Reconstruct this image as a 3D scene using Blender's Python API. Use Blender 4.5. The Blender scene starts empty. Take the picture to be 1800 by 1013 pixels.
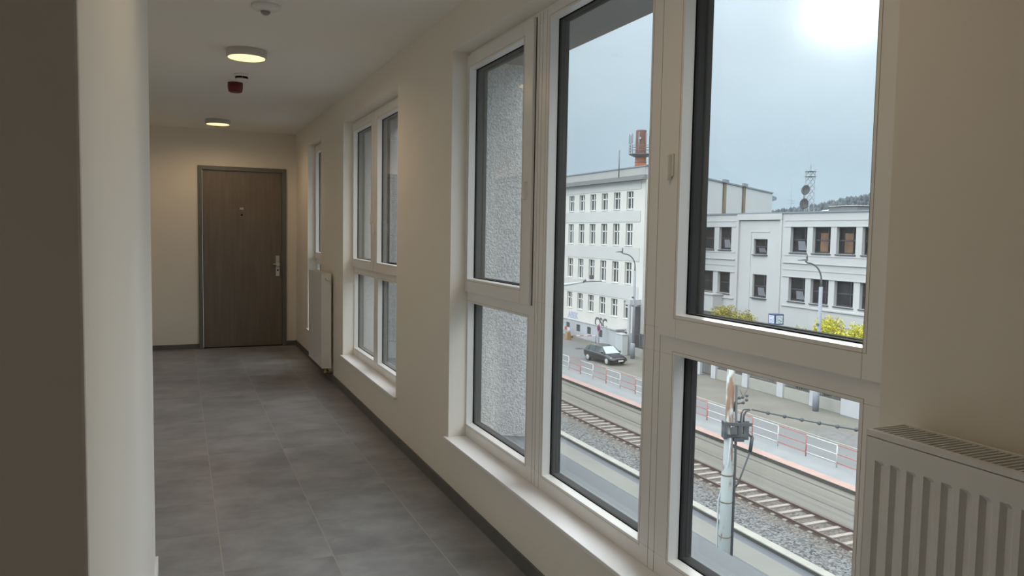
import bpy, bmesh, math, random
from mathutils import Vector, Matrix
random.seed(7)
S = bpy.context.scene
C = S.collection
EYE = 1.37            # camera height above the corridor floor; all coordinates below are relative to the eye

# ---------------------------------------------------------------- camera
YAW, PITCH, ROLL = 0.403336292, -0.0692901705, 0.0175859993
f = Vector((math.sin(YAW)*math.cos(PITCH), math.cos(YAW)*math.cos(PITCH), math.sin(PITCH)))
r = Vector((math.cos(YAW), -math.sin(YAW), 0)); u = r.cross(f)
r2 = r*math.cos(ROLL)+u*math.sin(ROLL); u2 = -r*math.sin(ROLL)+u*math.cos(ROLL)
cd = bpy.data.cameras.new('camera'); cam = bpy.data.objects.new('camera', cd); C.objects.link(cam)
cd.sensor_width = 36; cd.lens = 27.5; cd.clip_start = 0.02; cd.clip_end = 3000
cam.matrix_world = Matrix(((r2.x, u2.x, -f.x, 0), (r2.y, u2.y, -f.y, 0), (r2.z, u2.z, -f.z, EYE), (0, 0, 0, 1)))
S.camera = cam

# ---------------------------------------------------------------- exposure, sky, sun
S.view_settings.view_transform = 'Standard'; S.view_settings.look = 'None'
S.view_settings.exposure = 0.0; S.view_settings.gamma = 1.0
S.cycles.max_bounces = 10; S.cycles.diffuse_bounces = 6; S.cycles.transparent_max_bounces = 24
S.cycles.sample_clamp_indirect = 4.0
W = bpy.data.worlds.new('sky'); S.world = W; W.use_nodes = True
nt = W.node_tree; nt.nodes.clear()
def N(t, **k):
    n = nt.nodes.new(t)
    for a, b in k.items(): setattr(n, a, b)
    return n
def L(a, b): nt.links.new(a, b)
def vmath(op, a, b=None):
    n = N('ShaderNodeVectorMath', operation=op); L(a, n.inputs[0])
    if b is not None:
        if hasattr(b, 'links'): L(b, n.inputs[1])
        else: n.inputs[1].default_value = b
    return n
def fmath(op, a, b=None, clamp=False):
    n = N('ShaderNodeMath', operation=op, use_clamp=clamp)
    if hasattr(a, 'links'): L(a, n.inputs[0])
    else: n.inputs[0].default_value = a
    if b is not None:
        if hasattr(b, 'links'): L(b, n.inputs[1])
        else: n.inputs[1].default_value = b
    return n.outputs[0]
tc = N('ShaderNodeTexCoord'); d = tc.outputs['Generated']
sep = N('ShaderNodeSeparateXYZ'); L(d, sep.inputs[0])
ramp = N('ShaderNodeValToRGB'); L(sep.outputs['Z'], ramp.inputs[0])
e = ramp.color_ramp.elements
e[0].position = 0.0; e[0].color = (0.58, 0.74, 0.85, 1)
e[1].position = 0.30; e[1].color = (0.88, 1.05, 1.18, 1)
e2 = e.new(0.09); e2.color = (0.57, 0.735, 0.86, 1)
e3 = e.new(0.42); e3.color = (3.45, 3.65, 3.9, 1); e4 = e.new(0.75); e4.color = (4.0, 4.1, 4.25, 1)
nz = N('ShaderNodeTexNoise'); nz.inputs['Scale'].default_value = 2.2; nz.inputs['Detail'].default_value = 5
mp = N('ShaderNodeMapping'); mp.inputs['Scale'].default_value = (1, 1, 3.2); L(d, mp.inputs[0]); L(mp.outputs[0], nz.inputs['Vector'])
cl = fmath('MULTIPLY_ADD', nz.outputs[0], 0.30); cl.node.inputs[2].default_value = 0.85
# unseen sky away from the view is brightened to light the facades
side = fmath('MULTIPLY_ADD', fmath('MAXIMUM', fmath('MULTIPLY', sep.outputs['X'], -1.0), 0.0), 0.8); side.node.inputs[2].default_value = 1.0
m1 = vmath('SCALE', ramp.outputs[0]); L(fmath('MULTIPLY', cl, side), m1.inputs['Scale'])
SUNDIR = (0.6909, 0.6763, 0.2556)   # the bright patch of thin cloud in front of the sun
wz = N('ShaderNodeTexNoise'); wz.inputs['Scale'].default_value = 7; wz.inputs['Detail'].default_value = 1; L(d, wz.inputs['Vector'])
wv = vmath('SUBTRACT', wz.outputs['Color'], (0.5, 0.5, 0.5)); wv2 = vmath('SCALE', wv.outputs[0]); wv2.inputs['Scale'].default_value = 0.05
dd = vmath('ADD', d, wv2.outputs[0]); dn = vmath('NORMALIZE', dd.outputs[0])
dot = vmath('DOT_PRODUCT', dn.outputs[0], SUNDIR).outputs['Value']
dp = fmath('MAXIMUM', dot, 0.0)
core = fmath('MULTIPLY', fmath('POWER', dp, 1300.0), 1.0)
mid = fmath('MULTIPLY', fmath('POWER', dp, 150.0), 0.10)
wide = fmath('MULTIPLY', fmath('POWER', dp, 6.0), 0.01)
tot = fmath('ADD', fmath('ADD', core, mid), wide)
gl = vmath('SCALE', (lambda n: n)(N('ShaderNodeCombineXYZ')).outputs[0]); gl.inputs[0].links[0].from_node.inputs[0].default_value = 1.0
gl.inputs[0].links[0].from_node.inputs[1].default_value = 0.98; gl.inputs[0].links[0].from_node.inputs[2].default_value = 0.95
L(tot, gl.inputs['Scale'])
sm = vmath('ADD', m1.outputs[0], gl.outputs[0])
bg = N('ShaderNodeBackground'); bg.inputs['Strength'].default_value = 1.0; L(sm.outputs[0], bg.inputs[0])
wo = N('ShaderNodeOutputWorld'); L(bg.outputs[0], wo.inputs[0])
sd = bpy.data.lights.new('sun', 'SUN'); sun = bpy.data.objects.new('sun', sd); C.objects.link(sun)
sd.energy = 0.8; sd.angle = math.radians(25); sd.color = (1, 0.97, 0.92)
sun.rotation_euler = Vector(SUNDIR).to_track_quat('Z', 'Y').to_euler()

# ---------------------------------------------------------------- materials
def mat(name, col, rough=0.6, metal=0.0, noise=None, bump=None, emis=None, spec=None):
    """noise=(scale, amount[, detail, (sx,sy,sz)]) varies the colour; bump=(scale, strength, distance)"""
    m = bpy.data.materials.new(name); m.use_nodes = True; n = m.node_tree.nodes; l = m.node_tree.links
    b = n['Principled BSDF']; b.inputs['Base Color'].default_value = (*col, 1); b.inputs['Roughness'].default_value = rough
    b.inputs['Metallic'].default_value = metal
    if spec is not None: b.inputs['Specular IOR Level'].default_value = spec
    t = n.new('ShaderNodeTexCoord')
    if noise:
        x = n.new('ShaderNodeTexNoise'); x.inputs['Scale'].default_value = noise[0]; x.inputs['Detail'].default_value = noise[2] if len(noise) > 2 else 4
        mpn = n.new('ShaderNodeMapping'); mpn.inputs['Scale'].default_value = noise[3] if len(noise) > 3 else (1, 1, 1)
        l.new(t.outputs['Object'], mpn.inputs[0]); l.new(mpn.outputs[0], x.inputs['Vector'])
        rp = n.new('ShaderNodeMapRange'); rp.inputs['From Min'].default_value = 0.3; rp.inputs['From Max'].default_value = 0.7
        rp.inputs['To Min'].default_value = 1-noise[1]; rp.inputs['To Max'].default_value = 1+noise[1]; l.new(x.outputs[0], rp.inputs[0])
        v = n.new('ShaderNodeVectorMath'); v.operation = 'SCALE'; v.inputs[0].default_value = col; l.new(rp.outputs[0], v.inputs['Scale'])
        l.new(v.outputs[0], b.inputs['Base Color'])
    if bump:
        x = n.new('ShaderNodeTexNoise'); x.inputs['Scale'].default_value = bump[0]; x.inputs['Detail'].default_value = 3
        l.new(t.outputs['Object'], x.inputs['Vector'])
        bp = n.new('ShaderNodeBump'); bp.inputs['Strength'].default_value = bump[1]; bp.inputs['Distance'].default_value = bump[2]
        l.new(x.outputs[0], bp.inputs['Height']); l.new(bp.outputs[0], b.inputs['Normal'])
    if emis: b.inputs['Emission Color'].default_value = (*emis[0], 1); b.inputs['Emission Strength'].default_value = emis[1]
    return m
M = {}
M['wall'] = mat('painted plaster', (0.83, 0.785, 0.71), 0.75, bump=(260, 0.05, 0.001))
M['ceiling'] = mat('ceiling paint', (0.86, 0.84, 0.79), 0.85)
M['pvc'] = mat('white window plastic', (0.84, 0.83, 0.81), 0.28)
M['pvcline'] = mat('seam in plastic', (0.36, 0.34, 0.31), 0.6)
M['black'] = mat('black rubber', (0.012, 0.012, 0.014), 0.8, spec=0.1)
M['anth'] = mat('anthracite outer frame', (0.02, 0.021, 0.024), 0.8, spec=0.1)
M['spacer'] = mat('grey spacer bar', (0.10, 0.10, 0.11), 0.35)
M['sill'] = mat('white sill board', (0.88, 0.87, 0.88), 0.3)
M['ledge'] = mat('coated metal ledge', (0.125, 0.142, 0.152), 0.6, spec=0.15)
M['rad'] = mat('radiator enamel', (0.80, 0.80, 0.79), 0.3)
M['raddark'] = mat('radiator inside', (0.12, 0.11, 0.10), 0.6)
M['plastic'] = mat('white plastic', (0.78, 0.77, 0.74), 0.4)
M['chrome'] = mat('satin steel', (0.62, 0.60, 0.58), 0.3, 0.9)
M['brass'] = mat('brass fitting', (0.42, 0.33, 0.18), 0.35, 0.8)
M['red'] = mat('red siren plastic', (0.13, 0.006, 0.010), 0.4)
M['frame_steel'] = mat('grey painted door frame', (0.15, 0.155, 0.14), 0.5)
M['steelgrey'] = mat('blue grey lift door', (0.36, 0.38, 0.43), 0.4)
M['lampmetal'] = mat('lamp housing', (0.55, 0.54, 0.50), 0.5)
M['diffuser'] = mat('lit diffuser', (0.9, 0.8, 0.6), 0.4, emis=((1.0, 0.68, 0.34), 1.6))
M['lens'] = mat('grey sensor lens', (0.30, 0.27, 0.27), 0.3)
M['dark'] = mat('dark gap', (0.01, 0.01, 0.01), 0.8)

def glass():
    m = bpy.data.materials.new('window glass'); m.use_nodes = True; n = m.node_tree.nodes; l = m.node_tree.links; n.clear()
    g = n.new('ShaderNodeNewGeometry'); dt = n.new('ShaderNodeVectorMath'); dt.operation = 'DOT_PRODUCT'
    l.new(g.outputs['Normal'], dt.inputs[0]); l.new(g.outputs['Incoming'], dt.inputs[1])
    def mm(op, a, b=None):
        x = n.new('ShaderNodeMath'); x.operation = op
        if hasattr(a, 'links'): l.new(a, x.inputs[0])
        else: x.inputs[0].default_value = a
        if b is not None:
            if hasattr(b, 'links'): l.new(b, x.inputs[1])
            else: x.inputs[1].default_value = b
        return x.outputs[0]
    F = mm('ADD', mm('MULTIPLY', mm('POWER', mm('SUBTRACT', 1.0, mm('ABSOLUTE', dt.outputs['Value'])), 5.0), 0.96), 0.035)
    tr = n.new('ShaderNodeBsdfTransparent'); tr.inputs[0].default_value = (0.985, 0.995, 0.992, 1)
    gs = n.new('ShaderNodeBsdfGlossy'); gs.inputs['Roughness'].default_value = 0.0
    mx = n.new('ShaderNodeMixShader'); l.new(F, mx.inputs[0]); l.new(tr.outputs[0], mx.inputs[1]); l.new(gs.outputs[0], mx.inputs[2])
    o = n.new('ShaderNodeOutputMaterial'); l.new(mx.outputs[0], o.inputs[0]); return m
M['glass'] = glass()

def tiles():
    m = bpy.data.materials.new('grey floor tiles'); m.use_nodes = True; n = m.node_tree.nodes; l = m.node_tree.links
    b = n['Principled BSDF']; t = n.new('ShaderNodeTexCoord')
    sp = n.new('ShaderNodeSeparateXYZ'); l.new(t.outputs['Object'], sp.inputs[0])
    def mm(op, a, b=None, c=None):
        x = n.new('ShaderNodeMath'); x.operation = op
        for i, v in enumerate((a, b, c)):
            if v is None: continue
            if hasattr(v, 'links'): l.new(v, x.inputs[i])
            else: x.inputs[i].default_value = v
        return x.outputs[0]
    def grout(co, off, period, half):
        fr = mm('FRACT', mm('DIVIDE', mm('SUBTRACT', co, off), period))
        dist = mm('MULTIPLY', mm('MINIMUM', fr, mm('SUBTRACT', 1.0, fr)), period)
        return mm('LESS_THAN', dist, half)
    gy = grout(sp.outputs['X'], 0.1515, 0.4365, 0.0024)
    gx = grout(sp.outputs['Y'], 3.245, 0.4365, 0.0015)
    cell = n.new('ShaderNodeCombineXYZ')
    l.new(mm('FLOOR', mm('DIVIDE', mm('SUBTRACT', sp.outputs['X'], 0.1515), 0.4365)), cell.inputs[0])
    l.new(mm('FLOOR', mm('DIVIDE', mm('SUBTRACT', sp.outputs['Y'], 3.245), 0.4365)), cell.inputs[1])
    wn = n.new('ShaderNodeTexWhiteNoise'); l.new(cell.outputs[0], wn.inputs['Vector'])
    sc = n.new('ShaderNodeVectorMath'); sc.operation = 'SCALE'; sc.inputs['Scale'].default_value = 7; l.new(wn.outputs['Color'], sc.inputs[0])
    av = n.new('ShaderNodeVectorMath'); l.new(t.outputs['Object'], av.inputs[0]); l.new(sc.outputs[0], av.inputs[1])
    nz = n.new('ShaderNodeTexNoise'); nz.inputs['Scale'].default_value = 3.6; nz.inputs['Detail'].default_value = 7; nz.inputs['Roughness'].default_value = 0.62
    mpn = n.new('ShaderNodeMapping'); mpn.inputs['Scale'].default_value = (1, 1.15, 1); l.new(av.outputs[0], mpn.inputs[0]); l.new(mpn.outputs[0], nz.inputs['Vector'])
    rp = n.new('ShaderNodeValToRGB'); l.new(nz.outputs[0], rp.inputs[0]); ee = rp.color_ramp.elements
    ee[0].position = 0.32; ee[0].color = (0.19, 0.19, 0.198, 1); ee[1].position = 0.70; ee[1].color = (0.35, 0.35, 0.36, 1)
    m1 = n.new('ShaderNodeMix'); m1.data_type = 'RGBA'; l.new(gy, m1.inputs[0]); l.new(rp.outputs[0], m1.inputs[6]); m1.inputs[7].default_value = (0.36, 0.34, 0.31, 1)
    m2 = n.new('ShaderNodeMix'); m2.data_type = 'RGBA'; l.new(mm('MULTIPLY', gx, 0.35), m2.inputs[0]); l.new(m1.outputs[2], m2.inputs[6]); m2.inputs[7].default_value = (0.40, 0.37, 0.33, 1)
    l.new(m2.outputs[2], b.inputs['Base Color'])
    rr = n.new('ShaderNodeMapRange'); rr.inputs['To Min'].default_value = 0.32; rr.inputs['To Max'].default_value = 0.48; l.new(nz.outputs[0], rr.inputs[0]); l.new(rr.outputs[0], b.inputs['Roughness'])
    return m
M['tiles'] = tiles()
M['basetile'] = mat('grey skirting tile', (0.13, 0.128, 0.125), 0.5, noise=(6, 0.15))
def wood():
    m = mat('brown grey wood laminate', (0.185, 0.155, 0.128), 0.45, noise=(3.0, 0.13, 6, (7, 7, 0.6))); return m
M['door'] = wood()
def stucco():
    m = bpy.data.materials.new('rough facade render'); m.use_nodes = True; n = m.node_tree.nodes; l = m.node_tree.links
    b = n['Principled BSDF']; b.inputs['Roughness'].default_value = 0.9
    t = n.new('ShaderNodeTexCoord'); v = n.new('ShaderNodeTexVoronoi'); v.inputs['Scale'].default_value = 105
    z = n.new('ShaderNodeTexNoise'); z.inputs['Scale'].default_value = 90; z.inputs['Detail'].default_value = 3
    l.new(t.outputs['Object'], v.inputs['Vector']); l.new(t.outputs['Object'], z.inputs['Vector'])
    rp = n.new('ShaderNodeValToRGB'); l.new(z.outputs[0], rp.inputs[0]); ee = rp.color_ramp.elements
    ee[0].position = 0.35; ee[0].color = (0.50, 0.48, 0.47, 1); ee[1].position = 0.62; ee[1].color = (0.74, 0.72, 0.70, 1); l.new(rp.outputs[0], b.inputs['Base Color'])
    a = n.new('ShaderNodeMath'); a.operation = 'ADD'; l.new(v.outputs['Distance'], a.inputs[0]); l.new(z.outputs[0], a.inputs[1])
    bp = n.new('ShaderNodeBump'); bp.inputs['Strength'].default_value = 1.0; bp.inputs['Distance'].default_value = 0.0035
    l.new(a.outputs[0], bp.inputs['Height']); l.new(bp.outputs[0], b.inputs['Normal']); return m
M['stucco'] = stucco()
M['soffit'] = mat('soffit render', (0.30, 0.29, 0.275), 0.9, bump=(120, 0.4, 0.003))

# street
M['asphalt_near'] = mat('asphalt carriageway', (0.064, 0.071, 0.080), 0.75, noise=(0.5, 0.08, 6))
M['asphalt_far'] = mat('pale asphalt', (0.105, 0.11, 0.112), 0.85, noise=(0.5, 0.12, 6, (1, 0.3, 1)))
M['beige_strip'] = mat('beige asphalt strip', (0.125, 0.124, 0.112), 0.85, noise=(0.7, 0.10, 5, (1, 0.3, 1)))  # beige band along the near carriageway
M['pavement'] = mat('sandy pavement', (0.105, 0.099, 0.083), 0.9, noise=(0.6, 0.14, 7))
M['cobble'] = mat('grey paving patch', (0.10, 0.10, 0.098), 0.9, noise=(3, 0.3, 7))
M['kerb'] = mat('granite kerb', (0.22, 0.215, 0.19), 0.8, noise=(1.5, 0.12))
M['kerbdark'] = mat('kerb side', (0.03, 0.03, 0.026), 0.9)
def ballast():
    m = bpy.data.materials.new('track ballast'); m.use_nodes = True; n = m.node_tree.nodes; l = m.node_tree.links
    b = n['Principled BSDF']; b.inputs['Roughness'].default_value = 0.9
    t = n.new('ShaderNodeTexCoord'); v = n.new('ShaderNodeTexVoronoi'); v.inputs['Scale'].default_value = 13; l.new(t.outputs['Object'], v.inputs['Vector'])
    rp = n.new('ShaderNodeValToRGB'); sp = n.new('ShaderNodeSeparateXYZ'); l.new(v.outputs['Color'], sp.inputs[0]); l.new(sp.outputs[0], rp.inputs[0])
    ee = rp.color_ramp.elements; ee[0].color = (0.010, 0.011, 0.012, 1); ee[1].color = (0.155, 0.16, 0.157, 1)
    # iron dust lies close to the rails
    so = n.new('ShaderNodeSeparateXYZ'); l.new(t.outputs['Object'], so.inputs[0])
    mr = n.new('ShaderNodeMapRange'); mr.inputs['From Min'].default_value = -0.95; mr.inputs['From Max'].default_value = 0.2; l.new(so.outputs['X'], mr.inputs[0])
    z = n.new('ShaderNodeTexNoise'); z.inputs['Scale'].default_value = 1.5; l.new(t.outputs['Object'], z.inputs['Vector'])
    mu = n.new('ShaderNodeMath'); mu.operation = 'MULTIPLY'; l.new(mr.outputs[0], mu.inputs[0]); l.new(z.outputs[0], mu.inputs[1])
    mx = n.new('ShaderNodeMix'); mx.data_type = 'RGBA'; l.new(mu.outputs[0], mx.inputs[0]); l.new(rp.outputs[0], mx.inputs[6]); mx.inputs[7].default_value = (0.085, 0.057, 0.038, 1)
    l.new(mx.outputs[2], b.inputs['Base Color'])
    bp = n.new('ShaderNodeBump'); bp.inputs['Strength'].default_value = 1; bp.inputs['Distance'].default_value = 0.05; l.new(v.outputs['Distance'], bp.inputs['Height']); bp.invert = True; l.new(bp.outputs[0], b.inputs['Normal'])
    return m
M['ballast'] = ballast()
M['rail'] = mat('rusty rail', (0.085, 0.058, 0.05), 0.6, 0.3)
M['railtop'] = mat('worn rail', (0.05, 0.045, 0.05), 0.4, 0.5)
M['sleeper'] = mat('concrete sleeper', (0.20, 0.18, 0.155), 0.85, noise=(5, 0.15))
M['deck'] = mat('concrete track slab', (0.094, 0.088, 0.074), 0.85, noise=(1.0, 0.28, 7, (3.2, 0.045, 1)))
M['platform'] = mat('platform paving', (0.155, 0.165, 0.168), 0.85, noise=(1, 0.08))
M['pink'] = mat('pink tactile strip', (0.26, 0.175, 0.15), 0.85, noise=(1, 0.1))
M['fwhite'] = mat('white painted rail', (0.42, 0.42, 0.41), 0.5)
M['fred'] = mat('red painted rail', (0.30, 0.055, 0.05), 0.5)
M['grey_render'] = mat('grey building render', (0.45, 0.44, 0.405), 0.9, noise=(0.25, 0.06, 6))
M['grey_band'] = mat('grey smooth band', (0.38, 0.38, 0.365), 0.9, noise=(0.3, 0.05, 6))
M['attic'] = mat('grey attic render', (0.27, 0.27, 0.255), 0.9, noise=(0.4, 0.08, 6))
M['cornice'] = mat('dark cornice', (0.13, 0.135, 0.135), 0.8)
M['plinth'] = mat('pale plinth', (0.30, 0.31, 0.33), 0.9, noise=(0.6, 0.1))
M['white_render'] = mat('white building render', (0.345, 0.345, 0.34), 0.9, noise=(0.3, 0.05, 6))
M['white_side'] = mat('white gable render', (0.36, 0.375, 0.375), 0.9, noise=(0.2, 0.05, 6))
M['roofline'] = mat('sheet metal roof edge', (0.14, 0.16, 0.18), 0.5)
M['brown_strip'] = mat('bare brown masonry strip', (0.13, 0.105, 0.07), 0.9, noise=(0.6, 0.35, 5, (3, 3, 1)))
M['bwin'] = mat('white building window frame', (0.55, 0.56, 0.55), 0.5)
M['pane'] = mat('dark window pane', (0.045, 0.052, 0.052), 0.4, spec=0.08)
M['pane2'] = mat('old window pane', (0.018, 0.018, 0.021), 0.4, spec=0.06, noise=(1.2, 0.6))
M['darkframe'] = mat('dark window frame', (0.035, 0.034, 0.04), 0.5)
M['curtain'] = mat('painted sky reflection', (0.18, 0.19, 0.215), 0.4)  # pale colour paints the sky's reflection on the tilted lights
M['orange'] = mat('orange curtain', (0.10, 0.055, 0.026), 0.8, noise=(1.5, 0.4))
M['pillar'] = mat('white fence pillar', (0.33, 0.335, 0.345), 0.8, noise=(1, 0.06))
M['lowwall'] = mat('pale low wall', (0.24, 0.235, 0.21), 0.9, noise=(1, 0.1))
M['iron'] = mat('dark iron bars', (0.035, 0.035, 0.04), 0.6)
M['galv'] = mat('galvanised steel', (0.18, 0.195, 0.22), 0.6)
M['galvdark'] = mat('dark grey steel', (0.075, 0.085, 0.09), 0.6)
M['mastwhite'] = mat('pale mast paint', (0.36, 0.385, 0.39), 0.5)
M['equip'] = mat('dark line equipment', (0.045, 0.05, 0.055), 0.6)
M['graf'] = mat('black spray paint', (0.06, 0.06, 0.07), 0.8)
M['grafb'] = mat('blue spray paint', (0.26, 0.29, 0.40), 0.8)
M['carpaint'] = mat('dark car paint', (0.012, 0.011, 0.017), 0.18)
M['carglass'] = mat('car glass', (0.03, 0.045, 0.05), 0.05)
M['screen'] = mat('windscreen', (0.30, 0.40, 0.43), 0.05)  # pale tint paints reflected light into the glass
M['alloy'] = mat('alloy wheel', (0.45, 0.45, 0.45), 0.35, 0.6)
M['tyre'] = mat('tyre', (0.02, 0.02, 0.02), 0.9)
M['headlight'] = mat('headlight glass', (0.6, 0.62, 0.62), 0.1)
M['numplate'] = mat('number plate', (0.7, 0.7, 0.7), 0.5)
M['cabinet'] = mat('white utility cabinet', (0.40, 0.42, 0.42), 0.6)
M['orangebox'] = mat('orange base block', (0.22, 0.13, 0.055), 0.7)
M['signred'] = mat('red sign border', (0.38, 0.06, 0.08), 0.5)
M['signblue'] = mat('blue sign face', (0.022, 0.032, 0.10), 0.5)
M['clockface'] = mat('white dial', (0.42, 0.48, 0.53), 0.4)
M['dish'] = mat('weathered dish', (0.04, 0.04, 0.042), 0.7)
M['hill'] = mat('hazy hillside', (0.07, 0.085, 0.095), 0.95, noise=(0.03, 0.2, 6))
M['forest'] = mat('bare hazy trees', (0.078, 0.092, 0.10), 0.95, noise=(0.02, 0.3, 6))
M['paleblue'] = mat('pale blue panel', (0.24, 0.32, 0.36), 0.5)
def leafmat(name, a, b):
    m = bpy.data.materials.new(name); m.use_nodes = True; n = m.node_tree.nodes; l = m.node_tree.links
    bs = n['Principled BSDF']; bs.inputs['Roughness'].default_value = 0.8
    g = n.new('ShaderNodeNewGeometry'); rp = n.new('ShaderNodeValToRGB'); l.new(g.outputs['Random Per Island'], rp.inputs[0])
    rp.color_ramp.elements[0].color = (*a, 1); rp.color_ramp.elements[1].color = (*b, 1); l.new(rp.outputs[0], bs.inputs['Base Color']); return m
M['leaf_olive'] = leafmat('olive yellow leaves', (0.13, 0.10, 0.012), (0.34, 0.31, 0.045))
M['leaf_yellow'] = leafmat('bright yellow blossom', (0.24, 0.24, 0.025), (0.66, 0.60, 0.05))
def brick():
    m = bpy.data.materials.new('red chimney brick'); m.use_nodes = True; n = m.node_tree.nodes; l = m.node_tree.links
    b = n['Principled BSDF']; b.inputs['Roughness'].default_value = 0.9
    t = n.new('ShaderNodeTexCoord'); z = n.new('ShaderNodeTexNoise'); z.inputs['Scale'].default_value = 0.5; z.inputs['Detail'].default_value = 6; l.new(t.outputs['Object'], z.inputs['Vector'])
    sp = n.new('ShaderNodeSeparateXYZ'); l.new(t.outputs['Object'], sp.inputs[0])
    mr = n.new('ShaderNodeMapRange'); mr.inputs['From Min'].default_value = 28; mr.inputs['From Max'].default_value = 31; l.new(sp.outputs['Z'], mr.inputs[0])
    mx = n.new('ShaderNodeMix'); mx.data_type = 'RGBA'; l.new(mr.outputs[0], mx.inputs[0]); mx.inputs[6].default_value = (0.28, 0.095, 0.06, 1); mx.inputs[7].default_value = (0.12, 0.055, 0.045, 1)
    v = n.new('ShaderNodeVectorMath'); v.operation = 'SCALE'; l.new(mx.outputs[2], v.inputs[0])
    r3 = n.new('ShaderNodeMapRange'); r3.inputs['From Min'].default_value = 0.3; r3.inputs['From Max'].default_value = 0.7; r3.inputs['To Min'].default_value = 0.75; r3.inputs['To Max'].default_value = 1.25; l.new(z.outputs[0], r3.inputs[0]); l.new(r3.outputs[0], v.inputs['Scale'])
    l.new(v.outputs[0], b.inputs['Base Color']); return m
M['brick'] = brick()
def rustpaint():
    m = bpy.data.materials.new('pale paint with rust'); m.use_nodes = True; n = m.node_tree.nodes; l = m.node_tree.links
    b = n['Principled BSDF']; b.inputs['Roughness'].default_value = 0.7
    t = n.new('ShaderNodeTexCoord'); z = n.new('ShaderNodeTexNoise'); z.inputs['Scale'].default_value = 4; z.inputs['Detail'].default_value = 6
    mpn = n.new('ShaderNodeMapping'); mpn.inputs['Scale'].default_value = (2, 2, 0.55); l.new(t.outputs['Object'], mpn.inputs[0]); l.new(mpn.outputs[0], z.inputs['Vector'])
    sp = n.new('ShaderNodeSeparateXYZ'); l.new(t.outputs['Object'], sp.inputs[0])
    # the rust is worst on the upper part and at the collars
    mr = n.new('ShaderNodeMapRange'); mr.inputs['From Min'].default_value = 4.2; mr.inputs['From Max'].default_value = 6.6; mr.inputs['To Min'].default_value = -0.12; mr.inputs['To Max'].default_value = 0.06; l.new(sp.outputs['Z'], mr.inputs[0])
    a = n.new('ShaderNodeMath'); a.operation = 'ADD'; l.new(z.outputs[0], a.inputs[0]); l.new(mr.outputs[0], a.inputs[1])
    rp = n.new('ShaderNodeValToRGB'); l.new(a.outputs[0], rp.inputs[0]); ee = rp.color_ramp.elements
    ee[0].position = 0.49; ee[0].color = (0.30, 0.325, 0.315, 1); ee[1].position = 0.62; ee[1].color = (0.13, 0.065, 0.035, 1)
    l.new(rp.outputs[0], b.inputs['Base Color']); return m
M['rustpaint'] = rustpaint()

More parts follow.
